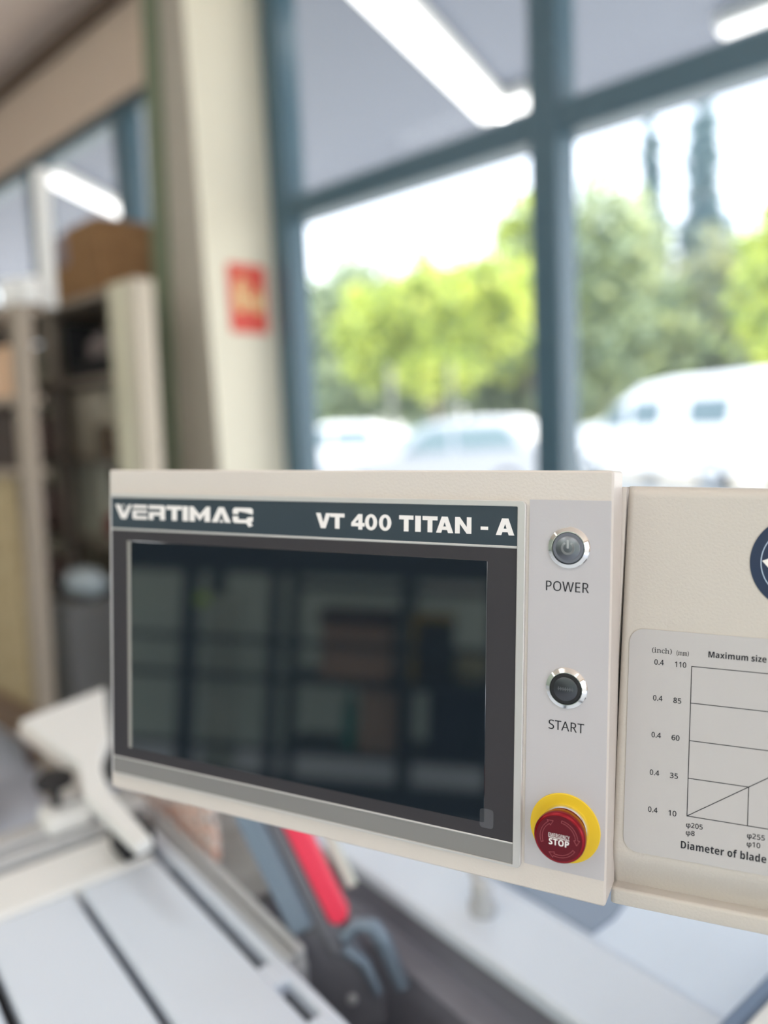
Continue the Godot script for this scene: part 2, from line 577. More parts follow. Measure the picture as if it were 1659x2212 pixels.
# ------------------------------------------------------------------ outside
func outside() -> void:
	var ground := mottled(mat(Color(1, 1, 1), 0.85), ramp_tex(0.01, 3, 12, [Color(0.78, 0.77, 0.75), Color(0.86, 0.85, 0.83)]), 0.2)
	struct("ground", bx(-110, 60, -0.3, -0.06, -120, -2.32), ground, "sunlit pale car park outside the windows")
	# canopy with lamp strips on its underside
	var can := mat(Color(0.43, 0.46, 0.53), 0.6)
	var c := bx(-10.5, 5.5, 3.34, 3.5, -4.62, -2.32)
	c.box(Vector3(-10.5, 3.2, -4.66), Vector3(5.5, 3.52, -4.6))
	struct("canopy", c, can, "grey metal canopy over the shop front outside")
	var glow := mat(Color(1, 1, 1), 0.5)
	glow.emission_enabled = true
	glow.emission = Color(1, 1, 1)
	glow.emission_energy_multiplier = 2.5
	var ls := [
		["white lamp strip under the canopy running towards the glass left of the mullion", -2.535, -3.195, 1.74, -73.4, 0.19],
		["short white lamp strip under the canopy beside the mullion", -2.61, -3.965, 0.34, 0.0, 0.14],
		["white lamp strip under the canopy at the upper right", -0.94, -4.0, 1.1, 0.0, 0.07],
		["white lamp strip under the canopy seen left of the cream column", -5.70, -2.89, 1.0, -57.0, 0.13]]
	for l in ls:
		lamp_fixture("canopy_lamp", l[0], "", turned(l[1], 3.268, l[2], l[4]), l[3], l[5], 0.25, glow)
	trees()
	cars()

var leaf_mesh: ArrayMesh

func tree(called: String, label: String, group: String, at: Vector3, h: float, blobs: Array, count: int, leaf: float, cols: Array, trunk_r: float) -> void:
	var t := thing(called, label, "tree", Transform3D(Basis(), at), group)
	var bark := mat(Color(0.52, 0.47, 0.41), 0.9)
	var m := MB.new()
	var top: Vector3 = blobs[0][0]
	m.tube([Vector3(0, 0, 0), Vector3(0.06, h * 0.2, 0.03), Vector3(-0.05, h * 0.4, 0.05), top], [trunk_r, trunk_r * 0.8, trunk_r * 0.6, trunk_r * 0.25], 8)
	part("trunk", m, bark, t)
	m = MB.new()
	for b in blobs:
		m.tube([Vector3(0, h * 0.28, 0), Vector3(0, h * 0.34, 0).lerp(b[0], 0.5), b[0]], [trunk_r * 0.5, trunk_r * 0.3, trunk_r * 0.1], 6)
	part("branches", m, bark, t)
	var mm := MultiMesh.new()
	mm.transform_format = MultiMesh.TRANSFORM_3D
	mm.use_colors = true
	mm.mesh = leaf_mesh
	mm.instance_count = count
	var vol := []
	var total := 0.0
	for b in blobs:
		total += b[1].x * b[1].y * b[1].z
		vol.append(total)
	for i in count:
		var pick := rng.randf() * total
		var k := 0
		while vol[k] < pick and k < blobs.size() - 1:
			k += 1
		var d := Vector3(rng.randfn(), rng.randfn(), rng.randfn()).normalized() * pow(rng.randf(), 0.45)
		# ragged outline: clumps push out and pull in
		var lump := 0.8 + 0.28 * sin(d.x * 7.0 + k * 2.1) * sin(d.y * 6.0 + k) * cos(d.z * 5.0)
		var p: Vector3 = blobs[k][0] + d * lump * blobs[k][1]
		var bas := Basis.from_euler(Vector3(rng.randf_range(-1.3, 1.3), rng.randf() * TAU, rng.randf_range(-0.8, 0.8))).scaled(Vector3.ONE * leaf * rng.randf_range(0.7, 1.3))
		mm.set_instance_transform(i, Transform3D(bas, p))
		var c: Color = cols[rng.randi() % cols.size()]
		mm.set_instance_color(i, c)
	var f := MultiMeshInstance3D.new()
	f.name = "foliage"
	f.multimesh = mm
	f.material_override = M.leafm
	f.set_meta("kind", "stuff")
	t.add_child(f, true)

func trees() -> void:
	var m := MB.new()
	var o := [Vector3(0, 0, 0), Vector3(0.32, 0.03, 0.3), Vector3(0.34, 0.02, 0.65), Vector3(0, -0.04, 1.0), Vector3(-0.34, 0.02, 0.65), Vector3(-0.32, 0.03, 0.3)]
	for i in range(1, 5):
		m.tri(o[0], o[i], o[i + 1])
	leaf_mesh = m.mesh()
	var lm := mat(Color(1, 1, 1), 0.6, 0, 0.3)
	lm.vertex_color_use_as_albedo = true
	lm.backlight_enabled = true
	lm.backlight = Color(0.8, 0.8, 0.8)
	lm.cull_mode = BaseMaterial3D.CULL_DISABLED
	M.leafm = lm
	var lime := [Color(0.62, 0.70, 0.15), Color(0.54, 0.63, 0.17), Color(0.70, 0.74, 0.17), Color(0.42, 0.52, 0.18)]
	var mid := [Color(0.42, 0.50, 0.31), Color(0.48, 0.55, 0.33), Color(0.36, 0.43, 0.31)]  # greens paled to put the outdoor haze into the leaves
	var dark := [Color(0.37, 0.41, 0.31), Color(0.42, 0.45, 0.30), Color(0.32, 0.36, 0.31), Color(0.48, 0.48, 0.32)]  # darker greens, paled too as painted haze
	var blue := [Color(0.26, 0.36, 0.39), Color(0.22, 0.32, 0.36)]  # grey-blue tint painted for the bloom over the far poplars
	# bright tree seen through the middle pane
	tree("lime_tree", "bright lime-green leafy tree seen through the middle pane behind the parked cars", "", Vector3(-15.4, -0.06, -18.6), 7.6,
		[[Vector3(0.2, 4.6, 0), Vector3(2.0, 2.0, 1.9)], [Vector3(-1.5, 4.1, 1.2), Vector3(1.5, 1.9, 1.4)], [Vector3(1.5, 4.8, -1.2), Vector3(1.5, 2.0, 1.4)], [Vector3(0.4, 3.0, 0.4), Vector3(1.9, 1.0, 1.6)]], 6500, 0.34, lime, 0.16)
	tree("lime_tree", "tall lime-green tree close behind the mullion", "", Vector3(-15.2, -0.06, -23.6), 9.6,
		[[Vector3(0, 7.0, 0), Vector3(1.6, 2.4, 1.6)], [Vector3(0.6, 5.0, -0.5), Vector3(1.9, 2.0, 1.9)], [Vector3(-0.6, 4.0, 0.6), Vector3(1.5, 1.6, 1.5)]], 4200, 0.36, lime + mid, 0.17)
	tree("lime_tree", "vivid yellow-green tree at the right edge above the white van", "", Vector3(-6.0, -0.06, -22.4), 8.0,
		[[Vector3(-0.2, 4.9, 0), Vector3(1.9, 2.3, 1.8)], [Vector3(0.9, 6.2, -0.6), Vector3(2.0, 2.2, 1.8)], [Vector3(-0.4, 3.3, 0.4), Vector3(1.5, 1.1, 1.3)]], 3600, 0.44, lime, 0.14)
	tree("broadleaf_tree", "soft grey-green tree filling the gap above the left end of the parked row", "", Vector3(-20.6, -0.06, -20.6), 8.2,
		[[Vector3(0, 5.2, 0), Vector3(2.4, 2.8, 2.2)], [Vector3(0.6, 3.0, 0.8), Vector3(2.2, 1.9, 2.2)]], 3800, 0.36, mid, 0.17)
	# greyer mass behind, its haze painted into the leaf colours
	tree("broadleaf_tree", "grey-green tree at the left edge of the middle pane", "", Vector3(-21.6, -0.06, -19.2), 7.4,
		[[Vector3(0, 4.6, 0), Vector3(2.2, 2.6, 2.2)], [Vector3(0.8, 2.6, 0.8), Vector3(2.0, 1.6, 2.0)], [Vector3(-1.5, 3.0, -0.5), Vector3(2.0, 1.8, 2.0)]], 4500, 0.34, mid, 0.17)
	tree("broadleaf_tree", "dull green tree rising behind the bright middle tree", "", Vector3(-19.5, -0.06, -23.5), 8.4,
		[[Vector3(0, 5.0, 0), Vector3(2.4, 3.0, 2.4)], [Vector3(1.5, 3.4, 0.8), Vector3(2.2, 2.0, 2.2)], [Vector3(-1.5, 3.2, 0.4), Vector3(2.2, 2.2, 2.2)]], 5000, 0.36, mid, 0.18)
	tree("broadleaf_tree", "shady olive tree right of the mullion behind the van bonnet", "", Vector3(-12.4, -0.06, -25.0), 9.0,
		[[Vector3(-0.5, 6.3, 0), Vector3(2.3, 3.6, 2.4)], [Vector3(1.4, 3.4, 0.6), Vector3(2.2, 2.6, 2.0)], [Vector3(-1.4, 3.2, 0.6), Vector3(2.2, 2.6, 2.0)]], 5800, 0.38, mid + [Color(0.5, 0.55, 0.26)], 0.2)
	tree("broadleaf_tree", "dark olive tree in the gap between the poplars and the yellow-green tree", "", Vector3(-9.6, -0.06, -26.5), 9.4,
		[[Vector3(0, 4.6, 0), Vector3(2.6, 3.0, 2.4)], [Vector3(1.8, 3.2, 0.2), Vector3(2.4, 2.4, 2.2)], [Vector3(-1.4, 2.6, 0.6), Vector3(2.2, 2.2, 2.0)]], 5200, 0.38, dark + [Color(0.5, 0.52, 0.28)], 0.2)
	tree("broadleaf_tree", "dark tree behind the roof of the white van", "", Vector3(-6.4, -0.06, -27.5), 8.6,
		[[Vector3(0, 4.2, 0), Vector3(2.6, 2.8, 2.4)], [Vector3(1.8, 3.0, 0.2), Vector3(2.4, 2.4, 2.2)], [Vector3(-1.6, 2.6, 0.6), Vector3(2.2, 2.2, 2.0)]], 4500, 0.38, dark + mid, 0.2)
	tree("broadleaf_tree", "low bushy tree behind the parked silver car", "", Vector3(-17.4, -0.06, -25.6), 5.0,
		[[Vector3(0, 2.4, 0), Vector3(2.8, 2.2, 2.4)], [Vector3(2.2, 2.2, -0.8), Vector3(2.2, 2.0, 2.0)]], 3500, 0.36, dark + mid, 0.15)
	for q in [[Vector3(-15.6, -0.06, -34.4), 14.6, 0.55, "slim blue-grey poplar, the left one of two above the olive trees"], [Vector3(-14.0, -0.06, -36.2), 15.4, 0.85, "slim blue-grey poplar, the right one of two above the olive trees"]]:
		tree("poplar", q[3], "", q[0], q[1], [[Vector3(0, q[1] * 0.82, 0), Vector3(q[2] * 0.95, q[1] * 0.2, q[2] * 0.95)], [Vector3(0, q[1] * 0.56, 0), Vector3(q[2] * 1.5, q[1] * 0.26, q[2] * 1.5)], [Vector3(0, q[1] * 0.35, 0), Vector3(q[2] * 1.9, q[1] * 0.2, q[2] * 1.9)]], 5200, 0.42, blue, 0.16)
	for i in 9:
		var hz := Vector3(-39.6 + i * 3.9, -0.06, -27.0 - i * 1.6)
		tree("distant_tree", "hazy grey-green tree in the row far behind the car park", "distant trees", hz, 7.0, [[Vector3(0, 3.4, 0), Vector3(3.0, 2.6, 2.4)], [Vector3(1.6, 2.2, 0.6), Vector3(2.4, 2.2, 2.2)]], 1500, 0.5, mid + dark, 0.18)
	# grey roadside posts in front of the bright tree
	for q in [[-14.4, -15.5, 0.075], [-13.2, -16.6, 0.06]]:
		var p := MB.new()
		p.xf = Transform3D(Basis(Vector3.RIGHT, -PI / 2), Vector3.ZERO)
		p.lathe([Vector2(0, 0), Vector2(q[2] * 1.5, 0), Vector2(q[2] * 1.5, 0.06), Vector2(q[2], 0.08), Vector2(q[2], 3.0), Vector2(0, 3.02)], 14)
		single("roadside_post", p, mat(Color(0.5, 0.5, 0.47), 0.8), "thin pale post among the trees, " + ("left one of two" if q[0] < -13.8 else "right one of two"), "post", Transform3D(Basis(), Vector3(q[0], -0.06, q[1])))

# a car as a loft of cross-sections along its length; st = [x, bottom, belt, top, half width, half width at the roof]
func car(called: String, label: String, st: Array, wheels: Array, wr: float, paint: Material, at: Transform3D, glass: Array, cat := "car") -> void:
	var t := thing(called, label, cat, at)
	var m := MB.new()
	var rings := []
	for s in st:
		var r := []
		for side in [1.0, -1.0]:
			var half := [Vector3(s[0], s[1], s[4] * 0.86 * side), Vector3(s[0], s[1] + 0.14, s[4] * side), Vector3(s[0], s[2], s[4] * side), Vector3(s[0], s[3] - 0.07, lerpf(s[5], s[4], 0.06) * side), Vector3(s[0], s[3], (s[5] - 0.1) * side)]
			if side < 0:
				half.reverse()
			r.append_array(half)
		rings.append(r)
	for i in rings.size() - 1:
		var c := Vector3((st[i][0] + st[i + 1][0]) / 2, (st[i][1] + st[i][3]) / 2, 0)
		for k in 10:
			var l := (k + 1) % 10
			m.quad_out(rings[i][k], rings[i][l], rings[i + 1][l], rings[i + 1][k], c)
	for e in [0, rings.size() - 1]:
		var c := Vector3(st[1][0] if e == 0 else st[e - 1][0], 0.6, 0)
		for k in range(1, 9):
			m.tri_out(rings[e][0], rings[e][k], rings[e][k + 1], c)
	part("body", m, paint, t)
	var dark := mat(Color(0.42, 0.49, 0.51), 0.15, 0, 0.3)
	for gq in glass:      # side windows: x0, x1 at the belt; x2, x3 at the top; height range
		for side in [1.0, -1.0]:
			var q := MB.new()
			var zb: float = gq[6] * side
			var zt: float = gq[7] * side
			var a := [Vector3(gq[0], gq[4], zb), Vector3(gq[1], gq[4], zb), Vector3(gq[3], gq[5], zt), Vector3(gq[2], gq[5], zt)]
			var b := []
			for p in a:
				b.append(p - Vector3(0, 0, 0.05 * side))
			q.hexa(a, b)
			part("side_window", q, dark, t)
	for wx in wheels:
		for side in [1.0, -1.0]:
			var q := MB.new()
			var zz: float = (st[2][4] - 0.12) * side
			q.xf = Transform3D(Basis() if side > 0 else Basis(Vector3.UP, PI), Vector3(wx, wr, zz))
			q.lathe([Vector2(0, -0.08), Vector2(wr * 0.9, -0.08), Vector2(wr, -0.04), Vector2(wr, 0.09), Vector2(wr * 0.9, 0.13), Vector2(wr * 0.66, 0.13)], 24)
			var tyre := part("wheel", q, M.rubber, t)
			q = MB.new()
			q.xf = Transform3D(Basis() if side > 0 else Basis(Vector3.UP, PI), Vector3(wx, wr, zz))
			q.lathe([Vector2(wr * 0.66, 0.12), Vector2(wr * 0.6, 0.1), Vector2(wr * 0.2, 0.12), Vector2(0, 0.125)], 24)
			part("hub", q, M.alu, tyre)

func windscreen(t: Node3D, x0: float, y0: float, z0: float, x1: float, y1: float, z1: float) -> void:
	var q := MB.new()
	var a := [Vector3(x0, y0, -z0), Vector3(x0, y0, z0), Vector3(x1, y1, z1), Vector3(x1, y1, -z1)]
	var b := []
	for p in a:
		b.append(p + Vector3(0.06, -0.05, 0))
	q.hexa(a, b)
	part("windscreen", q, mat(Color(0.66, 0.73, 0.72), 0.15, 0, 0.35), t)  # pale colour stands in for sky mirrored in the glass

func cars() -> void:
	var white := mat(Color(0.95, 0.95, 0.95), 0.25, 0, 0.5)
	var silver := mat(Color(0.66, 0.67, 0.69), 0.35, 0.1, 0.4)
	# body x runs from the nose back
	var van := [[0.0, 0.35, 0.7, 0.95, 0.78, 0.7], [0.12, 0.28, 0.8, 1.12, 0.9, 0.8], [0.9, 0.26, 0.95, 1.24, 0.94, 0.84], [1.25, 0.26, 1.05, 1.32, 0.95, 0.84], [1.7, 0.26, 1.12, 1.7, 0.95, 0.78], [2.2, 0.26, 1.15, 1.97, 0.95, 0.76], [3.0, 0.26, 1.15, 2.06, 0.95, 0.78], [5.0, 0.3, 1.15, 2.1, 0.95, 0.78], [5.25, 0.4, 1.1, 2.0, 0.9, 0.72]]
	car("van", "white van parked outside at the right, seen side on with its bonnet to the left", van, [0.95, 4.15], 0.34, white, Transform3D(Basis(Vector3.UP, deg_to_rad(-20.5)).scaled(Vector3(1.09, 1.0, 1.0)) if false else Basis(Vector3.UP, deg_to_rad(-20.5)), Vector3(-8.75, -0.06, -16.15)),
		[[1.4, 2.0, 1.75, 2.0, 1.16, 1.6, 0.985, 0.93], [2.2, 2.95, 2.2, 2.95, 1.2, 1.68, 0.965, 0.885], [3.6, 4.5, 3.6, 4.5, 1.2, 1.68, 0.965, 0.885]], "van")
	var v := get_node("van")
	windscreen(v, 1.26, 1.34, 0.70, 2.1, 1.93, 0.62)
	var hatch := [[0.0, 0.3, 0.6, 0.75, 0.72, 0.66], [0.15, 0.24, 0.7, 0.85, 0.84, 0.76], [1.0, 0.22, 0.85, 0.98, 0.88, 0.8], [1.25, 0.22, 0.9, 1.04, 0.88, 0.76], [1.95, 0.22, 0.92, 1.42, 0.88, 0.64], [2.4, 0.22, 0.92, 1.49, 0.88, 0.62], [3.4, 0.22, 0.95, 1.46, 0.88, 0.62], [3.95, 0.28, 0.95, 1.2, 0.86, 0.68], [4.15, 0.36, 0.9, 1.0, 0.8, 0.7]]
	var gl := [[1.5, 2.35, 2.0, 2.35, 0.95, 1.36, 0.888, 0.70], [2.45, 3.55, 2.45, 3.3, 0.97, 1.36, 0.888, 0.70]]
	car("car", "silver-white hatchback parked outside left of the mullion", hatch, [0.85, 3.3], 0.31, silver, Transform3D(Basis(Vector3.UP, deg_to_rad(43.7)), Vector3(-10.6, -0.06, -9.4)), gl)
	windscreen(get_node("car"), 1.22, 1.06, 0.7, 1.98, 1.45, 0.6)
	car("car", "white car half hidden behind the silver-white hatchback", hatch, [0.85, 3.3], 0.31, white, Transform3D(Basis(Vector3.UP, deg_to_rad(43.7)), Vector3(-12.5, -0.06, -12.8)), gl)
	car("car", "white car at the left end of the parked row beside the window frame", hatch, [0.85, 3.3], 0.31, white, Transform3D(Basis(Vector3.UP, deg_to_rad(38)), Vector3(-16.4, -0.06, -12.0)), gl)
	windscreen(get_node("car_002"), 1.22, 1.06, 0.7, 1.98, 1.45, 0.6)

# ------------------------------------------------------------------ the saw below the panel; frame x along the saw, z towards the operator
func saw() -> void:
	var fr := Transform3D(Basis(Vector3.UP, deg_to_rad(-8.0)), Vector3.ZERO)
	# main table
	var t := thing("saw_table", "pale grey main saw table with a dark grey front face under the control panel", "machine table", fr)
	part("table_top", bx(-0.92, 1.6, 0.858, 0.88, -0.695, -0.58, 0.004), M.table, t)
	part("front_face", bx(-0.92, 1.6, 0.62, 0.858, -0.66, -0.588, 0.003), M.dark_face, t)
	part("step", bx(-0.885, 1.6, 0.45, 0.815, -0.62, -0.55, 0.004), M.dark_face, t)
	part("base", bx(-0.885, 1.5, 0.0, 0.62, -0.68, -0.45, 0.01), M.steel_grey, t)
	part("trough", bx(-0.74, 1.6, 0.6, 0.66, -0.58, -0.40, 0.004), M.steel_grey, t)
	# extension table behind
	t = thing("extension_table", "bright white extension table beyond the main saw table", "machine table", fr)
	part("table_top", bx(-0.92, 1.6, 0.85, 0.875, -1.75, -0.70, 0.003), M.laminate, t)
	for x in [-0.8, 1.4]:
		for z in [-1.6, -0.85]:
			part("leg", bx(x - 0.03, x + 0.03, 0, 0.85, z - 0.03, z + 0.03, 0.004), M.steel_grey, t)
	single("shadow_sheet", prism_flat([[-1.05, -1.30], [-1.05, -0.80], [-0.80, -0.705], [-0.53, -0.705], [-0.53, -0.75], [-0.66, -1.30]], 0.875, 0.879), mat(Color(0.57, 0.63, 0.71), 0.7), "blue-grey sheet painted as a shadow on the white extension table", "sheet", fr)  # polygon coloured as the shadow that falls on the table
	# table strip between sliding table and main table
	t = thing("table_strip", "brushed taupe machine bed strip beside the sliding table", "machine bed", fr)
	part("plate", bx(-1.34, -0.89, 0.84, 0.866, -0.585, -0.415, 0.004), M.taupe_metal, t)
	part("web", bx(-1.34, -0.89, 0.4, 0.84, -0.56, -0.44, 0.004), M.dark_face, t)
	part("foot", bx(-1.3, -0.95, 0.0, 0.4, -0.54, -0.46, 0.004), M.dark_face, t)
	# sliding table with grooves and slots
	t = thing("sliding_table", "pale sliding saw table with long grooves at the lower left", "machine table", fr)
	part("plate", bx(-1.045, 0.9, 0.855, 0.88, -0.254, -0.142, 0.003), M.table, t)
	part("plate", bx(-1.045, 0.9, 0.855, 0.88, -0.372, -0.266, 0.003), M.table, t)
	part("plate", bx(-1.045, 0.9, 0.855, 0.88, -0.128, 0.10, 0.003), M.table, t)
	part("edge_strip", bx(-1.2, 0.9, 0.855, 0.879, -0.403, -0.39, 0.002), M.table, t)
	for q in [[-0.745, -0.708], [-0.64, -0.5]]:
		part("bridge", bx(q[0], q[1], 0.86, 0.8795, -0.391, -0.371, 0.001), M.table, t)
	part("bed", bx(-1.045, 0.9, 0.74, 0.855, -0.40, 0.10, 0.004), M.rubber, t)
	part("end_plate", bx(-1.15, -1.047, 0.85, 0.886, -0.37, 0.12, 0.004), M.white_paint, t)
	part("base", bx(-0.9, 0.8, 0.0, 0.74, -0.34, 0.02, 0.01), M.steel_grey, t)
	# edge rails beside the strip
	t = thing("guide_rail", "double ridged aluminium guide rail beside the sliding table", "rail", fr)
	for q in [[-0.412, -0.404, 0.884], [-0.428, -0.416, 0.888]]:
		part("ridge", bx(-1.2, -0.73, 0.866, q[2], q[0], q[1], 0.002), M.alu, t)
	part("web", bx(-1.2, -0.73, 0.82, 0.868, -0.43, -0.404, 0.002), M.alu, t)
	# crosscut fence across the end
	t = thing("crosscut_fence", "grooved aluminium crosscut fence with a black star knob at the left", "fence", fr)
	for q in [[-1.235, -1.205, 0.905], [-1.2, -1.182, 0.91], [-1.178, -1.158, 0.9]]:
		part("groove_bar", bx(q[0], q[1], 0.86, q[2], -0.36, 0.6, 0.003), M.alu, t)
	part("base_bar", bx(-1.24, -1.152, 0.80, 0.862, -0.36, 0.6, 0.003), M.alu, t)
	part("stop_block", bx(-1.235, -1.17, 0.9, 0.928, -0.325, -0.26, 0.006), M.white_paint, t)
	var k := MB.new()
	k.xf = Transform3D(Basis(Vector3.RIGHT, -PI / 2), Vector3(-1.215, 0.928, -0.285))
	k.lathe([Vector2(0.0065, 0), Vector2(0.0065, 0.026), Vector2(0.011, 0.03), Vector2(0.027, 0.035), Vector2(0.029, 0.045), Vector2(0.02, 0.052), Vector2(0, 0.053)], 20)
	part("knob", k, M.black, t)
	k = bx(-1.20, -1.13, 0.886, 0.93, -0.40, -0.362, 0.006)
	part("hinge", k, M.alu, t)
	part("end_stop", bx(-1.105, -1.048, 0.887, 0.93, -0.376, -0.326, 0.006), M.rubber, t)
	# white cover plate with its long arm
	t = thing("cover_plate", "white sheet-metal cover plate with a curved inner corner and long arm", "machine cover")
	part("plate", prism_flat([[-1.383, -0.49], [-1.422, -0.665], [-1.185, -0.556], [-1.125, -0.512], [-1.08, -0.489], [-1.006, -0.464], [-0.841, -0.436], [-0.839, -0.415], [-1.019, -0.433], [-1.121, -0.474]], 0.985, 1.0), M.white_paint, t)
	part("skirt", prism_flat([[-1.383, -0.484], [-1.383, -0.494], [-1.138, -0.486], [-1.138, -0.476]], 0.972, 0.99), M.powder_plain, t)
	var lg := MB.new()
	lg.tube([Vector3(-1.3, 0, -0.52), Vector3(-1.3, 0.986, -0.55)], [0.03], 12)
	part("post", lg, M.powder_plain, t)
	# stack of pale pink stone tiles behind the rail
	var stone := mottled(mat(Color(1, 1, 1), 0.6), ramp_tex(0.03, 4, 21, [Color(0.3, 0.3, 0.33), Color(0.5, 0.47, 0.47), Color(0.92, 0.86, 0.83), Color(0.97, 0.93, 0.91), Color(0.88, 0.58, 0.44), Color(0.93, 0.88, 0.86), Color(0.55, 0.55, 0.58)]), 4.0)
	t = thing("veneer_board", "mottled pink and white board standing behind the guide rail", "board", fr)
	part("board", bx(-1.32, -0.998, 0.866, 0.985, -0.452, -0.44, 0.002), stone, t)
	# hold-down clamp with red grip
	clamp_tool()
	# rod with ball end standing on the main table
	t = thing("hook_rod", "thin metal rod with a knobbed end on the main table", "rod")
	lg = MB.new()
	lg.tube([Vector3(-0.66, 1.0, -0.78), Vector3(-0.60, 0.94, -0.75), Vector3(-0.555, 0.905, -0.725)], [0.006, 0.007, 0.008], 10)
	part("rod", lg, M.alu, t)
	lg = MB.new()
	lg.xf = Transform3D(Basis(Vector3.RIGHT, -PI / 2), Vector3(-0.548, 0.88, -0.718))
	lg.lathe([Vector2(0, 0), Vector2(0.017, 0), Vector2(0.018, 0.012), Vector2(0.013, 0.02), Vector2(0.014, 0.034), Vector2(0.008, 0.042), Vector2(0, 0.043)], 18)
	part("knob", lg, M.alu, t)
	# rip fence at the lower right
	t = thing("rip_fence", "blue-grey rip fence with a white scale at the lower right corner", "fence", fr)
	part("profile", bx(-0.336, -0.318, 0.88, 0.925, -0.86, -0.55, 0.004), mat(Color(0.45, 0.52, 0.62), 0.45, 0.2), t)
	part("scale", bx(-0.316, -0.296, 0.88, 0.93, -0.78, -0.60, 0.004), M.white_paint, t)
	part("profile", bx(-0.294, -0.25, 0.88, 0.925, -0.86, -0.55, 0.006), mat(Color(0.38, 0.45, 0.5), 0.45, 0.2), t)

func prism_flat(xz: Array, y0: float, y1: float) -> MB:      # polygon in x, z between two heights
	var m := MB.new()
	m.xf = Transform3D(Basis(Vector3(1, 0, 0), Vector3(0, 0, -1), Vector3(0, 1, 0)), Vector3.ZERO)
	var p := PackedVector2Array()
	for q in xz:
		p.append(Vector2(q[0], -q[1]))
	m.prism(p, y0, y1, minf(0.002, (y1 - y0) * 0.3))
	return m

func clamp_tool() -> void:
	# tilted frame: y up along the lever, z towards the operator
	var o := Vector3(-0.671, 0.95, -0.563)
	var up := Vector3(-0.043, 0.108, 0.023).normalized()
	var right := Vector3(0.72, 0.12, -0.69)
	right = (right - up * right.dot(up)).normalized()
	var fr := Transform3D(Basis(right, up, right.cross(up)), o)
	var t := thing("hold_down_clamp", "grey hold-down clamp with a red lever grip hanging over the saw table", "clamp", fr)
	part("grip", prism_of(rrect(-0.013, -0.055, 0.012, 0.12, 0.011), -0.010, 0.010, 0.004), M.red_grip, t)
	part("lever", bx(-0.03, -0.013, -0.09, 0.12, -0.012, 0.006, 0.003), M.steel_grey, t)
	part("arm", bx(-0.062, -0.032, -0.045, 0.12, -0.016, 0.008, 0.004), M.steel_blue, t)
	part("bracket", prism_of(PackedVector2Array([Vector2(-0.062, -0.045), Vector2(-0.022, -0.062), Vector2(0.0, -0.10), Vector2(0.004, -0.165), Vector2(-0.01, -0.195), Vector2(-0.05, -0.185), Vector2(-0.078, -0.13)]), -0.03, -0.004, 0.003), M.steel_grey, t)
	var b := MB.new()
	b.xf = Transform3D(Basis(), Vector3(-0.032, -0.148, -0.004))
	b.lathe([Vector2(0.006, 0), Vector2(0.006, 0.003), Vector2(0.003, 0.005), Vector2(0, 0.005)], 16)
	part("bolt", b, M.alu, t)
	var f := MB.new()
	f.tube([Vector3(-0.008, -0.075, 0), Vector3(0.014, -0.066, 0), Vector3(0.03, -0.078, 0), Vector3(0.034, -0.10, 0), Vector3(0.03, -0.16, -0.004)], [0.008, 0.009, 0.01, 0.010, 0.009], 10)
	f.tube([Vector3(-0.012, -0.085, 0.004), Vector3(0.004, -0.11, 0.006), Vector3(0.003, -0.15, 0.004)], [0.006, 0.007, 0.006], 10)
	part("fork", f, M.steel_blue, t)
	part("spring_strip", bx(0.018, 0.032, -0.03, 0.1, -0.02, -0.016, 0.001), M.clear, t)
	f = MB.new()
	f.tube([Vector3(-0.04, -0.18, -0.017), Vector3(-0.05, -0.36, -0.03)], [0.012], 10)
	part("post", f, M.steel_grey, t)

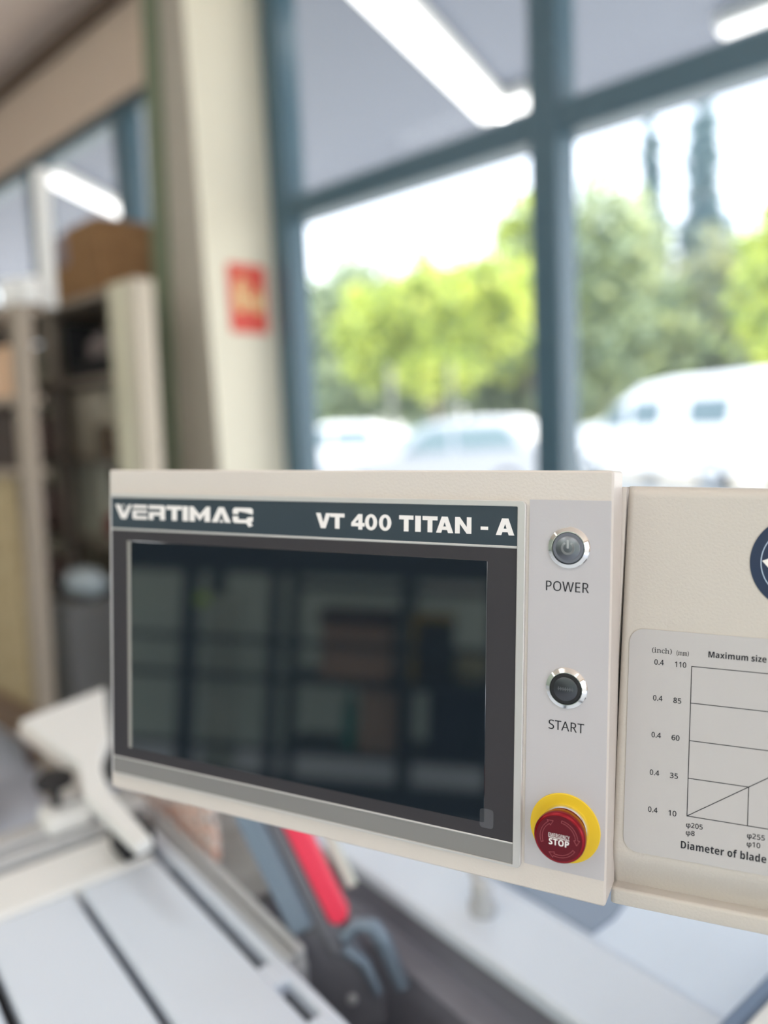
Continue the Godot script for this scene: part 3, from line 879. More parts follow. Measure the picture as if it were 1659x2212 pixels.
# ------------------------------------------------------------------ control panel (its own frame: x right, y up, z out of the face; millimetres / 1000)
func control_panel() -> void:
	var fr := Transform3D(Basis(Vector3(0.95389, -0.01224, -0.29989), Vector3(-0.01641, 0.99554, -0.09285), Vector3(0.29969, 0.09349, 0.94944)).orthonormalized(), Vector3(-0.41283, 1.33171, -0.32791))
	var t := thing("control_panel", "cream powder-coated control panel with dark screen, power and start buttons and emergency stop", "control panel", fr)
	var sc := 0.001
	var k := func(x0: float, y0: float, x1: float, y1: float, r: float) -> PackedVector2Array:
		return rrect(x0 * sc, y0 * sc, x1 * sc, y1 * sc, r * sc)
	part("body", prism_of(k.call(-169.6, -117.9, 218.4, 136.6, 2.2), -0.030, 0.0, 0.0012), M.powder, t)
	var br := MB.new()
	br.hexa([Vector3(0.17, 0.127, -0.05), Vector3(0.2209, 0.127, -0.05), Vector3(0.2146, -0.1185, -0.05), Vector3(0.17, -0.1185, -0.05)], [Vector3(0.17, 0.127, -0.0305), Vector3(0.2209, 0.127, -0.0305), Vector3(0.2146, -0.1185, -0.0305), Vector3(0.17, -0.1185, -0.0305)])
	part("mounting_bracket", br, M.powder_plain, t)
	# screen unit
	var rim := MB.new()
	rim.ring(k.call(-165.6, -105.2, 168.2, 118.4, 3.0), k.call(-164.6, -103.6, 163.2, 114.9, 0.6), 0.0, 0.0032, 0.0004)
	part("screen_rim", rim, M.alu_rim, t)
	var band := part("title_band", prism_of(k.call(-164.6, 91.0, 163.2, 114.9, 0.3), 0.0, 0.0022), M.band, t)
	part("title_line", bx(-0.1646, 0.1632, 0.0896, 0.0911, 0.0, 0.0026, 0.0003), M.alu_rim, t)
	part("screen_border", prism_of(k.call(-164.6, -90.4, 163.2, 89.7, 0.3), 0.0, 0.0022), M.border, t)
	part("screen", prism_of(k.call(-144.7, -81.5, 144.7, 81.5, 0.8), 0.0018, 0.0027, 0.0002), M.glass_black, t)
	part("film_edge", bx(-0.1482, -0.1450, -0.0815, 0.0815, 0.002, 0.0028, 0.0003), M.film, t)
	part("film_tab", prism_of(k.call(142.0, -84.5, 150.8, -72.5, 2.0), 0.0027, 0.0029), M.tab, t)
	part("lower_strip", prism_of(k.call(-164.6, -103.6, 163.2, -91.2, 0.3), 0.0, 0.0022), M.alu_strip, t)
	part("strip_edge", bx(-0.1646, 0.1632, -0.0914, -0.0903, 0.0, 0.0027, 0.0003), M.alu_rim, t)
	# maker's name, drawn as the cut-out capitals on the band
	var lw := part("lettering", logo_word(), M.white_ink, band)
	lw.position.z = 0.0023
	var bold := font_of("Droid Sans", 700)
	var sans := font_of("Droid Sans", 400)
	var cells := [["V", 22.6, 33.9], ["T", 33.7, 44.6], ["4", 49.9, 59.8], ["0", 60.1, 69.0], ["0", 70.4, 79.3], ["T", 84.9, 94.9], ["I", 96.2, 100.1], ["T", 101.3, 111.5], ["A", 110.6, 122.1], ["N", 123.3, 134.0], ["A", 149.7, 161.3]]
	for w in [[0, 2], [2, 5], [5, 10], [10, 11]]:
		part("lettering", heavy_word(cells.slice(w[0], w[1])), M.white_ink, band)
	part("lettering", bx(0.140, 0.1448, 0.1002, 0.1022, 0.0022, 0.0024), M.white_ink, band)
	# button plate
	var bp := part("button_plate", prism_of(k.call(170.0, -102.1, 217.4, 119.3, 0.4), 0.0, 0.0006), M.label_grey, t)
	text("lettering", "POWER", sans, 0.1806, 0.0656, 0.2057, 0.0714, 0.0007, M.ink, bp)
	text("lettering", "START", sans, 0.1835, -0.0171, 0.2044, -0.0115, 0.0007, M.ink, bp)
	# push buttons: bright bevelled flange, dark groove, cap
	for q in [[91.4, "power_button"], [8.5, "start_button"]]:
		var m := MB.new()
		m.lathe([Vector2(0.01235, 0.0), Vector2(0.01235, 0.0006), Vector2(0.0119, 0.0011), Vector2(0.0097, 0.0023), Vector2(0.0093, 0.0023), Vector2(0.0093, 0.0008)], 64, 0.97)
		var b := part(q[1], m, M.chrome, t, Transform3D(Basis(), Vector3(0.1937, q[0] * sc, 0.0006)))
		m = MB.new()
		m.lathe([Vector2(0.0094, 0.0009), Vector2(0.0068, 0.0009), Vector2(0.0068, 0.0006)], 48)
		part("groove", m, M.black, b)
		m = MB.new()
		m.lathe([Vector2(0.0090, 0.0009), Vector2(0.0090, 0.0021), Vector2(0.0087, 0.0024), Vector2(0.0069, 0.0024)], 64)
		part("light_ring", m, M.lens if q[1] == "power_button" else M.black, b)
		m = MB.new()
		m.lathe([Vector2(0.0070, 0.0022), Vector2(0.0070, 0.0027), Vector2(0.0067, 0.0029), Vector2(0.0, 0.0029)], 64)
		part("cap", m, M.dark_chrome if q[1] == "power_button" else mat(Color(0.3, 0.31, 0.33), 0.22, 0.6), b)
		m = MB.new()
		if q[1] == "power_button":
			var arc := []
			for i in 25:
				var a := deg_to_rad(130.0 + 280.0 * i / 24.0)
				arc.append(Vector2(cos(a), sin(a)) * 0.0033)
			m.line(arc, 0.0012, 0.0031)
			m.line([Vector2(0, 0.0004), Vector2(0, 0.0042)], 0.0012, 0.0031)
		else:
			m.line([Vector2(-0.0042, 0.0), Vector2(0.0042, 0.0)], 0.0006, 0.0031)
			for i in 7:
				m.line([Vector2(-0.004 + i * 0.00133, -0.0008), Vector2(-0.004 + i * 0.00133, 0.0009)], 0.0005, 0.0031)
		part("symbol", m, mat(Color(0.70, 0.71, 0.72), 0.4, 0.2) if q[1] == "power_button" else mat(Color(0.36, 0.37, 0.39), 0.5), b)
	# emergency stop
	var e := MB.new()
	e.lathe([Vector2(0.0207, 0.0), Vector2(0.0207, 0.0007), Vector2(0.0204, 0.001), Vector2(0.009, 0.001)], 64)
	var es := part("emergency_stop", e, M.yellow, t, Transform3D(Basis(), Vector3(0.1943, -0.0752, 0.0006)))
	e = MB.new()
	e.lathe([Vector2(0.0142, 0.001), Vector2(0.0142, 0.0022), Vector2(0.0132, 0.0036), Vector2(0.0102, 0.0036), Vector2(0.0102, 0.008)], 64)
	part("collar", e, M.chrome, es)
	e = MB.new()
	e.lathe([Vector2(0.0100, 0.0050), Vector2(0.0128, 0.0055), Vector2(0.0142, 0.0072), Vector2(0.0149, 0.0110), Vector2(0.0149, 0.0138), Vector2(0.0146, 0.0148), Vector2(0.0138, 0.0154), Vector2(0.0132, 0.0155)], 72)
	var cap := part("button_head", e, M.red_cap, es)
	e = MB.new()
	e.lathe([Vector2(0.0133, 0.0153), Vector2(0.0131, 0.0157), Vector2(0.0, 0.0157)], 72)
	part("button_face", e, M.red_top, es)
	text("lettering", "EMERGENCY", sans, -0.0060, 0.0004, 0.0062, 0.0026, 0.0158, M.white_ink, es)
	text("lettering", "STOP", bold, -0.0057, -0.0042, 0.0059, -0.0005, 0.0158, M.white_ink, es)
	var ul := MB.new()
	ul.line([Vector2(-0.0058, 0.0), Vector2(0.006, 0.0)], 0.00025, 0.0159)
	part("underline", ul, M.white_ink, es)
	for i in 3:
		var out := []
		var a0 := deg_to_rad([200.0, 82.0, -32.0][i])
		var a1 := deg_to_rad([125.0, 5.0, -106.0][i])
		for j in 11:
			var a := lerpf(a0, a1, j / 10.0)
			out.append(Vector2(cos(a), sin(a)) * 0.0109)
		var tip := a1 - 0.28
		out.append(Vector2(cos(a1), sin(a1)) * 0.0120)
		out.append(Vector2(cos(tip), sin(tip)) * 0.0104)
		out.append(Vector2(cos(a1), sin(a1)) * 0.0086)
		for j in 11:
			var a := lerpf(a1, a0, j / 10.0)
			out.append(Vector2(cos(a), sin(a)) * 0.0096)
		var m := MB.new()
		m.line(out, 0.00022, 0.01585, true)
		part("arrow", m, M.red_line, es)

# the word on the band: heavy capitals with slits, in a 10-unit-high cell each
func logo_word() -> MB:
	var m := MB.new()
	var cells := [["V", -160.6, -143.7], ["E", -142.8, -128.2], ["R", -126.3, -110.3], ["T", -108.9, -94.1], ["I", -93.3, -88.2], ["M", -86.7, -67.7], ["A", -66.0, -48.9], ["Q", -47.2, -29.6]]
	var glyph := {
		"V": [[[0, 10], [3, 10], [5.2, 3.6], [7, 7.6], [8.2, 10], [10, 10], [6.6, 0], [3.6, 0]], [[4.3, 10], [5.7, 10], [5, 8.2]]],
		"E": [[[0, 8], [0.8, 10], [10, 10], [10, 7.7], [0, 7.7]], [[0, 6.3], [10, 6.3], [10, 4.3], [2.6, 4.3], [2.6, 2.3], [10, 2.3], [10, 0], [0.8, 0], [0, 1]]],
		"R": [[[0, 10], [9, 10], [10, 9], [10, 5], [9.3, 4], [10, 3], [10, 0], [7, 0], [7, 3], [2.8, 3], [2.8, 0], [0, 0], [0, 5.4], [7.2, 5.4], [7.2, 7.5], [0, 7.5]]],
		"T": [[[0, 10], [10, 10], [10, 7.4], [6.8, 7.4], [6.8, 0], [3.6, 0], [3.6, 7.4], [0, 7.4]]],
		"I": [[[0, 10], [10, 10], [10, 0], [0, 0]]],
		"M": [[[0, 10], [1.8, 10], [5, 4.6], [8.2, 10], [10, 10], [10, 0], [7.4, 0], [7.4, 4.8], [5, 0.6], [2.6, 4.8], [2.6, 0], [0, 0]]],
		"A": [[[3.6, 10], [6.4, 10], [10, 0], [7, 0], [5, 6.4], [3, 0], [0, 0]], [[3.9, 0], [6.1, 0], [5, 2.2]]],
		"Q": [[[0, 8.8], [1, 10], [9, 10], [10, 9], [10, 5.8], [7.2, 6.6], [7.2, 7.6], [2.8, 7.6], [2.8, 5.8], [0, 5.8]], [[0, 4.4], [2.8, 4.4], [2.8, 2.4], [6.6, 2.4], [7.4, 3.8], [10, 4.4], [10, 1.6], [9.0, 0.4], [10, -1.4], [8, -2.4], [6.8, 0], [1, 0], [0, 1.2]]]}
	for c in cells:
		for g in glyph[c[0]]:
			var p := PackedVector2Array()
			for q in g:
				p.append(Vector2(lerpf(c[1], c[2], q[0] / 10.0), lerpf(98.6, 109.6, q[1] / 10.0)) * 0.001)
			m.prism(p, -0.0002, 0.0001)
	return m

# black-weight capitals and figures; cells of [character, left, right] in millimetres
func heavy_word(cells: Array) -> MB:
	var m := MB.new()
	var glyph := {
		"V": [[[0, 10], [3.1, 10], [5, 3.7], [6.9, 10], [10, 10], [6.6, 0], [3.4, 0]]],
		"T": [[[0, 10], [10, 10], [10, 7.5], [6.6, 7.5], [6.6, 0], [3.4, 0], [3.4, 7.5], [0, 7.5]]],
		"4": [[[5.3, 10], [8.3, 10], [8.3, 0], [5.3, 0]], [[0, 4.3], [10, 4.3], [10, 2.0], [0, 2.0]], [[5.3, 10], [5.3, 6.7], [2.7, 4.3], [0, 4.3]]],
		"I": [[[0, 10], [10, 10], [10, 0], [0, 0]]],
		"A": [[[3.3, 10], [5.02, 10], [5.02, 6.8], [3, 0], [0, 0]], [[6.7, 10], [4.98, 10], [4.98, 6.8], [7, 0], [10, 0]], [[2.9, 3.9], [7.1, 3.9], [7.6, 1.8], [2.4, 1.8]]],
		"N": [[[0, 0], [0, 10], [2.9, 10], [7.2, 4], [7.2, 10], [10, 10], [10, 0], [7.2, 0], [2.9, 5.9], [2.9, 0]]]}
	for c in cells:
		if c[0] == "0":
			var o := PackedVector2Array()
			var i := PackedVector2Array()
			for k in 40:
				var d := Vector2(cos(TAU * k / 40.0), sin(TAU * k / 40.0))
				var mid := Vector2((c[1] + c[2]) / 2.0, 102.5) * 0.001
				o.append(mid + d * Vector2((c[2] - c[1]) / 2.0, 5.3) * 0.001)
				i.append(mid + d * Vector2((c[2] - c[1]) / 2.0 * 0.38, 3.3) * 0.001)
			m.ring(o, i, 0.0021, 0.0024)
			continue
		for j in glyph[c[0]].size():
			var p := PackedVector2Array()
			for q in glyph[c[0]][j]:
				p.append(Vector2(lerpf(c[1], c[2], q[0] / 10.0), lerpf(97.4, 107.6, q[1] / 10.0)) * 0.001)
			m.prism(p, 0.0021, 0.0024 + j * 0.00003)
	return m

# ------------------------------------------------------------------ overhead machine housing right of the panel
func machine_housing() -> void:
	var fr := Transform3D(Basis(Vector3(0.92763, -0.02699, -0.37252), Vector3(-0.02608, 0.99027, -0.13668), Vector3(0.37258, 0.1365, 0.91791)).orthonormalized(), Vector3(-0.17462, 1.34783, -0.43715))
	var t := thing("machine_housing", "cream sheet-metal machine housing with the blade chart plate and round navy badge", "machine housing", fr)
	# front sheet, its top and left edges rounded, and its foot curling inwards
	var prof := []      # y, z from the top back edge down the front
	for i in 7:
		var a := deg_to_rad(90.0 - 90.0 * i / 6.0)
		prof.append(Vector2(0.0985 + 0.007 * sin(a), -0.007 + 0.007 * cos(a)))
	prof.append(Vector2(-0.115, 0.0))
	for i in range(1, 7):
		var a := PI * i / 6.0
		prof.append(Vector2(-0.115 - 0.0235 * i / 6.0, -0.005 * (1.0 - cos(a))))
	part("front_sheet", sheet(prof, -0.0402, 0.62, 0.004, 0.0134), M.housing, t)
	var lip := []
	for i in 5:
		var a := deg_to_rad(90.0 - 90.0 * i / 4.0)
		lip.append(Vector2(-0.1405 + 0.002 * sin(a), -0.002 + 0.002 * cos(a)))
	lip.push_front(Vector2(-0.1385, -0.012))
	lip.append(Vector2(-0.1478, 0.0))
	lip.append(Vector2(-0.1490, -0.002))
	part("lower_lip", sheet(lip, -0.0415, 0.62, 0.003), M.housing, t)
	part("back_shell", bx(-0.030, 0.62, -0.143, 0.1, -0.14, -0.016, 0.003), M.powder_plain, t)
	part("gap_strip", prism_of(PackedVector2Array([Vector2(-0.0378, 0.099), Vector2(-0.0409, -0.134), Vector2(-0.047, -0.134), Vector2(-0.047, 0.099)]), -0.03, -0.009), M.black, t)  # black strip painted for the dark gap beside the bracket
	part("support_post", bx(0.5, 0.6, -0.446, -0.14, -0.12, -0.03, 0.004), M.powder_plain, t)
	# blade chart
	var pl := part("chart_plate", prism_of(rrect(-0.0352, -0.1145, 0.20, 0.0197, 0.0085, 8), 0.0, 0.0006), M.chart_grey, t)
	var m := MB.new()
	var ys := [0.0, -0.0215, -0.0436, -0.0657, -0.0879]
	for i in 3:
		m.line([Vector2(0, ys[i]), Vector2(0.16, ys[i])], 0.00042, 0.00072)
	m.line([Vector2(0, ys[3]), Vector2(0.0322, ys[3])], 0.00042, 0.00072)
	m.line([Vector2(0, ys[4]), Vector2(0.16, ys[4])], 0.00042, 0.00072)
	m.line([Vector2(0, ys[0]), Vector2(0, ys[4])], 0.00042, 0.00072)
	m.line([Vector2(0, ys[4]), Vector2(0.0322, ys[3]), Vector2(0.0644, ys[2])], 0.00042, 0.00072)
	m.line([Vector2(0.0322, ys[3]), Vector2(0.0322, ys[4])], 0.00042, 0.00072)
	part("chart_lines", m, M.ink, pl)
	var bold := font_of("Droid Sans", 700)
	var sans := FontVariation.new()
	sans.base_font = font_of("Droid Sans", 400)
	sans.variation_embolden = 0.35
	var serif := font_of("Droid Serif", 400)
	text("lettering", "Maximum size", bold, 0.0088, 0.0061, 0.0392, 0.0100, 0.0007, M.ink, pl)
	text("lettering", "Diameter of blade", bold, -0.0028, -0.1074, 0.0424, -0.1027, 0.0007, M.ink, pl)
	text("lettering", "(inch)", serif, -0.0222, 0.0057, -0.0112, 0.0092, 0.0007, M.ink, pl)
	text("lettering", "(mm)", serif, -0.0085, 0.0054, -0.0018, 0.0088, 0.0007, M.ink, pl)
	var mm := ["110", "85", "60", "35", "10"]
	var tops := [0.0020, -0.0194, -0.0414, -0.0639, -0.0861]
	for i in 5:
		var x: float = [-0.0092, -0.0095, -0.0098, -0.0100, -0.0102][i]
		text("lettering", mm[i], sans, x, tops[i] - 0.0032, x + (0.0062 if i == 0 else 0.0044), tops[i], 0.0007, M.ink, pl)
		var x2: float = [-0.0207, -0.0208, -0.0210, -0.0213, -0.0216][i]
		text("lettering", "0.4", sans, x2, tops[i] - 0.0030, x2 + 0.0053, tops[i] + 0.0002, 0.0007, M.ink, pl)
	text("lettering", "\u03c6205", sans, -0.0003, -0.0953, 0.0087, -0.0915, 0.0007, M.ink, pl)
	text("lettering", "\u03c68", sans, -0.0003, -0.0999, 0.0045, -0.0961, 0.0007, M.ink, pl)
	text("lettering", "\u03c6255", sans, 0.0321, -0.0957, 0.0413, -0.0918, 0.0007, M.ink, pl)
	text("lettering", "\u03c610", sans, 0.0321, -0.1004, 0.0391, -0.0966, 0.0007, M.ink, pl)
	# round badge
	m = MB.new()
	m.lathe([Vector2(0.0273, 0), Vector2(0.0273, 0.0005), Vector2(0.0, 0.0005)], 96)
	var bd := part("badge", m, M.navy, t, Transform3D(Basis(), Vector3(0.0564, 0.0633, 0.0)))
	m = MB.new()
	var circ := []
	for i in 72:
		circ.append(Vector2(cos(TAU * i / 72.0), sin(TAU * i / 72.0)) * 0.0216)
	m.line(circ, 0.0005, 0.00065, true)
	part("badge_ring", m, M.pale_blue, bd)
	m = MB.new()
	m.prism(PackedVector2Array([Vector2(-0.0211, 0.0006), Vector2(-0.0135, 0.0038), Vector2(-0.0105, 0.0038), Vector2(0.0, -0.0128), Vector2(0.0105, 0.0038), Vector2(0.0135, 0.0038), Vector2(0.0211, 0.0006), Vector2(0.0035, -0.0195), Vector2(-0.0035, -0.0195)]), 0.0003, 0.0007)
	part("badge_emblem", m, M.white_ink, bd)

# a bent sheet: profile in (y, z) swept along x from x0 to x1, its x0 edge rounded backwards
func sheet(prof: Array, x0: float, x1: float, r: float, lean := 0.0) -> MB:
	var m := MB.new()
	var cols := []
	for i in 6:
		var a := deg_to_rad(90.0 * i / 5.0)
		cols.append([x0 + r * (1.0 - sin(a)), r * (1.0 - cos(a))])
	cols.reverse()     # from the back of the round to the flat
	cols.append([x1, 0.0])
	var pn := []
	for i in prof.size():
		var d: Vector2 = prof[mini(i + 1, prof.size() - 1)] - prof[maxi(i - 1, 0)]
		pn.append(Vector2(d.y, -d.x).normalized())     # (y, z) normal pointing out when the profile runs down the front
	for c in cols.size() - 1:
		for i in prof.size() - 1:
			var q := []
			var nn := []
			for kk in [[c, i], [c, i + 1], [c + 1, i + 1], [c + 1, i]]:
				var cc: Array = cols[kk[0]]
				var pp: Vector2 = prof[kk[1]]
				q.append(Vector3(cc[0] + (lean * pp.x if kk[0] < 6 else 0.0), pp.x, pp.y - cc[1]))
				var turn := deg_to_rad(90.0 - 18.0 * kk[0]) if kk[0] < 6 else 0.0
				var nrm: Vector2 = pn[kk[1]]
				nn.append(Vector3(-sin(turn), nrm.x, nrm.y * cos(turn)).normalized())
			m.trin(q[0], q[1], q[2], nn[0], nn[1], nn[2])
			m.trin(q[0], q[2], q[3], nn[0], nn[2], nn[3])
	return m

# ------------------------------------------------------------------ shelves and stock left of the column
func storage() -> void:
	var rackm := mat(Color(0.58, 0.54, 0.49), 0.6)
	var t := thing("shelving_rack", "taupe steel shelving rack loaded with boxes left of the cream column", "shelving")
	for x in [-5.6, -4.6, -3.73, -3.06]:
		for z in [-2.06, -1.64]:
			part("upright", bx(x - 0.02, x + 0.02, 0, 2.1, z - 0.02, z + 0.02, 0.003), rackm, t)
	for y in [0.12, 0.62, 1.0, 1.38, 1.735, 2.085]:
		part("shelf", bx(-5.62, -3.04, y - 0.022, y + 0.008, -2.09, -1.61, 0.003), rackm, t)
	part("back_panel", bx(-5.62, -3.04, 0.1, 2.06, -2.115, -2.095), mat(Color(0.66, 0.63, 0.57), 0.8), t)
	var card := mottled(mat(Color(1, 1, 1), 0.9), ramp_tex(0.02, 3, 30, [Color(0.50, 0.37, 0.24), Color(0.60, 0.46, 0.31)]), 2.0)
	box_thing("cardboard_box", "brown cardboard box on top of the rack nearest the column", "box", -3.44, -3.15, 2.093, 2.40, -2.0, -1.62, card)
	box_thing("cardboard_box", "flat golden-brown cardboard box on top of the rack left of the tall one", "box", -3.88, -3.46, 2.093, 2.26, -2.0, -1.64, card)
	single("grey_bundle", blob(Vector3(0.3, 0.22, 0.13), 3), mat(Color(0.56, 0.52, 0.55), 0.8), "mauve-grey wrapped bundle on top of the rack", "bundle", Transform3D(Basis(), Vector3(-4.05, 2.31, -1.92)))
	var cr := thing("crate", "open black crate on the upper rack shelf holding a grey bag", "crate")
	var blk := mat(Color(0.12, 0.13, 0.14), 0.6)
	part("bottom", bx(-3.6, -3.1, 1.743, 1.76, -2.03, -1.66), blk, cr)
	part("side", bx(-3.6, -3.1, 1.743, 2.02, -2.04, -2.02, 0.002), blk, cr)
	part("side", bx(-3.6, -3.1, 1.743, 1.83, -1.67, -1.65, 0.002), blk, cr)
	part("side", bx(-3.62, -3.6, 1.743, 2.02, -2.04, -1.65, 0.002), blk, cr)
	part("side", bx(-3.1, -3.08, 1.743, 2.02, -2.04, -1.65, 0.002), blk, cr)
	single("grey_bag", blob(Vector3(0.11, 0.09, 0.1), 5), mat(Color(0.52, 0.48, 0.47), 0.8), "grey bag lying in the black crate", "bag", Transform3D(Basis(), Vector3(-3.42, 1.86, -1.78)))
	box_thing("parcel", "pale putty parcel on the middle rack shelf", "parcel", -3.62, -3.34, 1.388, 1.70, -2.0, -1.66, mat(Color(0.80, 0.77, 0.69), 0.8))
	box_thing("parcel", "dark green box on the middle rack shelf beside the putty parcel", "box", -3.32, -3.10, 1.388, 1.70, -2.04, -1.86, mat(Color(0.34, 0.37, 0.35), 0.8))
	box_thing("parcel", "low brown box on the middle rack shelf in front of the dark green box", "box", -3.33, -3.09, 1.388, 1.53, -1.84, -1.63, mat(Color(0.44, 0.38, 0.32), 0.8))
	box_thing("board", "pale grey-green board standing upright in the rack", "board", -3.66, -3.40, 1.008, 1.36, -1.72, -1.66, mat(Color(0.78, 0.78, 0.71), 0.8))
	single("red_bag", blob(Vector3(0.1, 0.07, 0.09), 7), mat(Color(0.45, 0.1, 0.16), 0.7), "dark red bag on the lower rack shelf beside the screen edge", "bag", Transform3D(Basis(), Vector3(-3.27, 1.075, -1.7)))
	single("plastic_sheet", blob(Vector3(0.13, 0.06, 0.08), 9), mat(Color(0.70, 0.75, 0.78), 0.4), "crumpled pale blue plastic on the dark bin", "plastic", Transform3D(Basis(), Vector3(-3.2, 0.86, -1.46)))
	for q in [[1.008, "pinkish wrapped parcel on the rack shelf behind the taupe post"], [0.628, "lower pinkish wrapped parcel behind the taupe post"], [1.388, "upper pinkish wrapped parcel behind the taupe post"]]:
		single("wrapped_parcel", blob(Vector3(0.12, 0.11, 0.12), int(q[0] * 20)), mat(Color(0.84, 0.74, 0.70), 0.7), q[1], "parcel", Transform3D(Basis(), Vector3(-4.2, q[0] + 0.1, -1.76)))
	# tall cream boards on edge beside the column
	t = thing("board_stack", "tall cream laminate boards standing on edge between rack and column", "boards")
	for i in 4:
		var bm := MB.new()
		var x0 := -2.975 + i * 0.053
		bm.hexa([Vector3(x0 + 0.05, 0, -1.55), Vector3(x0 + 0.10, 0, -1.55), Vector3(x0 + 0.10, 0, -1.49), Vector3(x0 + 0.05, 0, -1.49)], [Vector3(x0, 2.08, -1.64), Vector3(x0 + 0.053, 2.08, -1.64), Vector3(x0 + 0.053, 2.08, -1.555), Vector3(x0, 2.08, -1.555)])
		part("board", bm, mat([Color(0.86, 0.84, 0.74), Color(0.90, 0.88, 0.78), Color(0.84, 0.82, 0.73), Color(0.80, 0.76, 0.69)][i], 0.6), t)
	# nearer rack with its post
	t = thing("post_rack", "taupe rack end with a slender post at the far left", "shelving")
	var pm := MB.new()
	pm.hexa([Vector3(-3.17, 0, -1.23), Vector3(-3.11, 0, -1.23), Vector3(-3.11, 0, -1.17), Vector3(-3.17, 0, -1.17)], [Vector3(-3.0, 1.98, -1.23), Vector3(-2.94, 1.98, -1.23), Vector3(-2.94, 1.98, -1.17), Vector3(-3.0, 1.98, -1.17)])
	part("upright", pm, mat(Color(0.62, 0.57, 0.51), 0.6), t)
	part("upright", bx(-4.46, -4.4, 0, 1.98, -1.23, -1.17, 0.004), rackm, t)
	part("back_panel", bx(-4.46, -3.5, 0.4, 1.96, -1.435, -1.425), mat(Color(0.33, 0.29, 0.27), 0.8), t)
	part("kickboard", bx(-4.46, -3.16, 0.2, 0.36, -1.25, -1.17, 0.004), mat(Color(0.5, 0.41, 0.33), 0.7), t)
	for y in [1.36, 1.64, 1.97]:
		part("shelf", bx(-4.46, -2.97 - (1.97 - y) * 0.085, y - 0.02, y + 0.01, -1.27, -1.17, 0.004), mat(Color(0.66, 0.60, 0.54), 0.7), t)
	box_thing("parcel", "salmon-pink cardboard box on the far left rack", "box", -3.5, -3.09, 1.65, 1.84, -1.27, -1.18, mat(Color(0.86, 0.71, 0.58), 0.8))
	box_thing("parcel", "dark brown box below the salmon box on the far left rack", "box", -3.5, -3.10, 1.37, 1.58, -1.27, -1.18, mat(Color(0.27, 0.23, 0.21), 0.8))
	box_thing("black_case", "black case behind the salmon box on the far left rack", "case", -3.9, -3.52, 1.65, 1.93, -1.27, -1.18, blk)
	box_thing("board", "tan wooden board leaning on the far left rack", "board", -3.75, -3.25, 0.365, 1.335, -1.235, -1.195, mottled(mat(Color(1, 1, 1), 0.7), ramp_tex(0.02, 3, 33, [Color(0.68, 0.60, 0.45), Color(0.76, 0.69, 0.55)]), 2.0))
	for q in [[-3.07, 0.05, 0.10, "white paper roll on top of the far left rack, the left one"], [-2.915, 0.033, 0.09, "short white paper roll on top of the far left rack beside the tall one"]]:
		var r := MB.new()
		r.xf = Transform3D(Basis(Vector3.RIGHT, -PI / 2), Vector3.ZERO)
		r.lathe([Vector2(0, 0), Vector2(q[1], 0), Vector2(q[1], q[2]), Vector2(q[1] * 0.3, q[2]), Vector2(q[1] * 0.3, q[2] - 0.01), Vector2(0, q[2] - 0.01)], 24)
		single("paper_roll", r, M.white_paint, q[3], "paper roll", Transform3D(Basis(), Vector3(q[0], 1.98, -1.22)))
	var r2 := MB.new()
	r2.xf = Transform3D(Basis(Vector3.RIGHT, -PI / 2), Vector3.ZERO)
	r2.lathe([Vector2(0, 0), Vector2(0.03, 0), Vector2(0.03, 0.5), Vector2(0.01, 0.5), Vector2(0.01, 0.49), Vector2(0, 0.49)], 24)
	single("paper_roll", r2, M.white_paint, "tall thin white paper roll standing on the far left rack", "paper roll", turned(-2.99, 1.98, -1.32, 0, 0, -4))
	# floor level
	box_thing("floor_bin", "large dark grey bin on the floor below the rack", "bin", -3.52, -3.05, 0.0, 0.80, -1.58, -1.3, mat(Color(0.38, 0.38, 0.38), 0.6))
	box_thing("shade_box", "black box painted as the shade under the rack", "box", -4.1, -3.56, 0.0, 0.78, -1.6, -1.43, mat(Color(0.12, 0.12, 0.12), 0.7))  # black block in place of the deep shade below the shelves
	var bd := MB.new()
	bd.box(Vector3(-0.04, 0, -0.012), Vector3(0.04, 0.86, 0.012), 0.002)
	single("plank", bd, mat(Color(0.36, 0.24, 0.18), 0.7), "reddish-brown plank leaning against the dark bin", "plank", turned(-3.5, 0.0, -1.285, 12, 0, 6))
	single("black_sack", blob(Vector3(0.27, 0.2, 0.24), 11), mat(Color(0.13, 0.14, 0.16), 0.6), "black sack on the floor at the lower left", "sack", Transform3D(Basis(), Vector3(-3.25, 0.18, -0.74)))

func box_thing(called: String, label: String, cat: String, x0: float, x1: float, y0: float, y1: float, z0: float, z1: float, m: Material) -> void:
	var b := bx(x0, x1, y0, y1, z0, z1, 0.004)
	single(called, b, m, label, cat)

# soft crumpled lump
func blob(r: Vector3, sd: int) -> MB:
	var m := MB.new()
	var f := FastNoiseLite.new()
	f.seed = sd
	f.frequency = 0.9
	var pt := func(i: int, j: int) -> Vector3:
		var th := PI * i / 12.0
		var ph := TAU * (j % 20) / 20.0
		var d := Vector3(sin(th) * cos(ph), cos(th), sin(th) * sin(ph))
		var k := 1.0 + 0.32 * f.get_noise_3d(d.x * 1.6, d.y * 1.6, d.z * 1.6)
		return d * r * k
	for i in 12:
		for j in 20:
			m.quad_out(pt.call(i, j), pt.call(i, j + 1), pt.call(i + 1, j + 1), pt.call(i + 1, j), Vector3.ZERO)
	return m

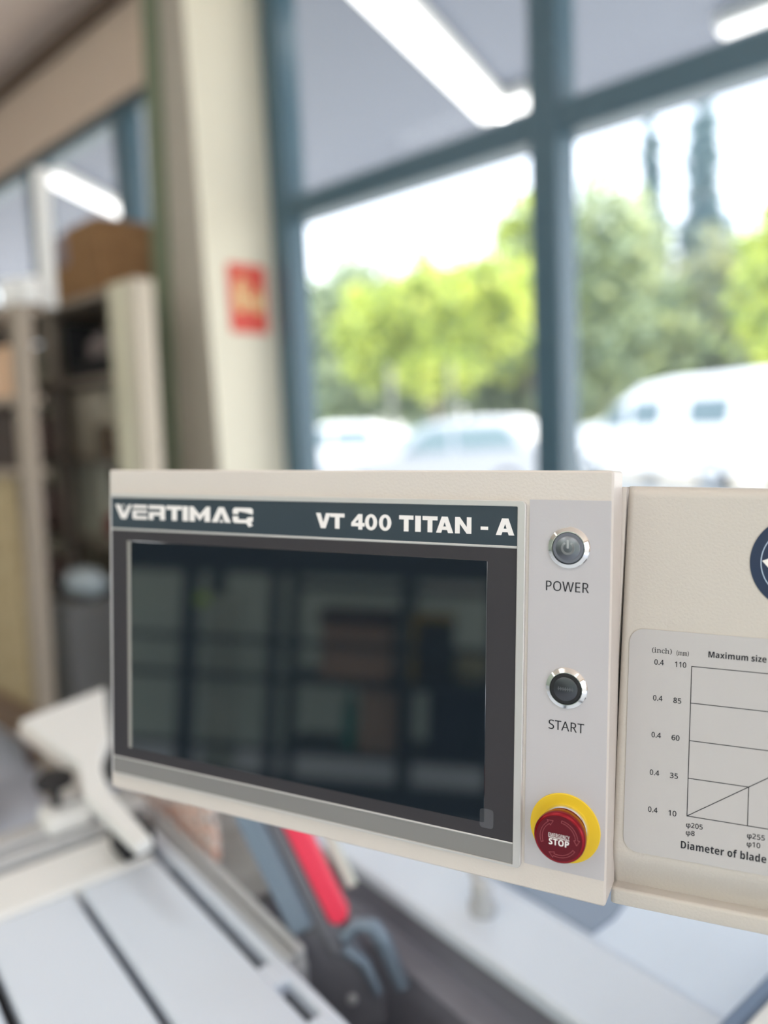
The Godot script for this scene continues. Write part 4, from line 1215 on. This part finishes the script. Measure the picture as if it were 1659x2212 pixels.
# ------------------------------------------------------------------ what the dark screen mirrors
func back_of_room() -> void:
	var steel := mat(Color(0.16, 0.2, 0.24), 0.6)
	var t := thing("store_rack", "dark steel store rack with thin shelves mirrored in the screen", "shelving")
	for q in [[-2.95, 0.04], [-1.97, 0.045], [-1.48, 0.03], [-0.76, 0.02], [-0.28, 0.03], [0.5, 0.03]]:
		for z in [3.28, 3.7]:
			part("upright", bx(q[0] - q[1], q[0] + q[1], 0, 2.5, z - 0.025, z + 0.025, 0.004), steel, t)
	for q in [[0.30, 0.012], [0.68, 0.014], [0.885, 0.014]]:
		part("beam", bx(-2.95, 0.5, q[0] - q[1], q[0] + q[1], 3.255, 3.3, 0.003), steel, t)
	for y in [0.31, 0.69, 1.20]:
		part("shelf", bx(-1.4, 0.5, y - 0.03, y, 3.3, 3.7, 0.003), steel, t)
	part("beam", bx(-2.95, 0.5, 1.25, 1.45, 3.25, 3.3, 0.004), steel, t)
	part("brace", bx(-2.95, 0.5, 0.0, 0.16, 3.25, 3.3, 0.004), steel, t)
	box_thing("leaning_board", "pale grey-green panel leaning in the store rack mirrored in the screen", "board", -1.88, -1.70, 0.16, 1.12, 3.34, 3.38, mat(Color(0.72, 0.76, 0.70), 0.7))
	box_thing("store_sign", "small yellow-green sign on the rack post mirrored in the screen", "sign", -1.92, -1.85, 1.07, 1.13, 3.22, 3.25, mat(Color(0.75, 0.9, 0.4), 0.6))
	box_thing("store_box", "dark brown carton on the upper shelf mirrored in the screen", "carton", -1.24, -0.82, 0.98, 1.07, 3.31, 3.6, mat(Color(0.32, 0.24, 0.21), 0.8))
	box_thing("store_box", "tan carton below the dark brown one mirrored in the screen", "carton", -1.22, -0.83, 0.70, 0.97, 3.31, 3.6, mat(Color(0.70, 0.59, 0.50), 0.8))
	box_thing("store_box", "tan carton on the lower shelf beside the teal bottle mirrored in the screen", "carton", -0.99, -0.78, 0.31, 0.66, 3.31, 3.6, mat(Color(0.66, 0.57, 0.49), 0.8))
	box_thing("store_box", "dark blue crate on the lower shelf at the right mirrored in the screen", "crate", -0.62, -0.30, 0.31, 0.67, 3.31, 3.6, mat(Color(0.09, 0.13, 0.2), 0.8))
	var k := thing("store_case", "black case with yellow edges mirrored in the screen", "case")
	part("body", bx(-0.70, -0.50, 0.70, 1.04, 3.32, 3.55, 0.02), mat(Color(0.1, 0.11, 0.1), 0.6), k)
	part("edge", bx(-0.725, -0.695, 0.70, 1.06, 3.31, 3.56, 0.006), mat(Color(0.7, 0.58, 0.1), 0.6), k)
	part("edge", bx(-0.725, -0.50, 1.035, 1.065, 3.31, 3.56, 0.006), mat(Color(0.7, 0.58, 0.1), 0.6), k)
	single("store_bag", blob(Vector3(0.1, 0.09, 0.1), 15), mat(Color(0.8, 0.78, 0.62), 0.7), "pale yellowish bag beside the black case mirrored in the screen", "bag", Transform3D(Basis(), Vector3(-0.40, 0.79, 3.45)))
	var b := MB.new()
	b.xf = Transform3D(Basis(Vector3.RIGHT, -PI / 2), Vector3.ZERO)
	b.lathe([Vector2(0, 0), Vector2(0.04, 0), Vector2(0.042, 0.02), Vector2(0.042, 0.2), Vector2(0.03, 0.26), Vector2(0.014, 0.29), Vector2(0.014, 0.35), Vector2(0, 0.352)], 20)
	single("store_bottle", b, mat(Color(0.12, 0.5, 0.44), 0.4), "teal bottle on the lower shelf mirrored in the screen", "bottle", Transform3D(Basis(), Vector3(-1.05, 0.31, 3.36)))
	var lt := bx(-0.63, -0.32, 1.205, 1.235, 3.22, 3.25, 0.004)
	single("store_label_rail", lt, mat(Color(0.72, 0.72, 0.7), 0.6), "pale label rail on the upper beam mirrored in the screen", "label rail")
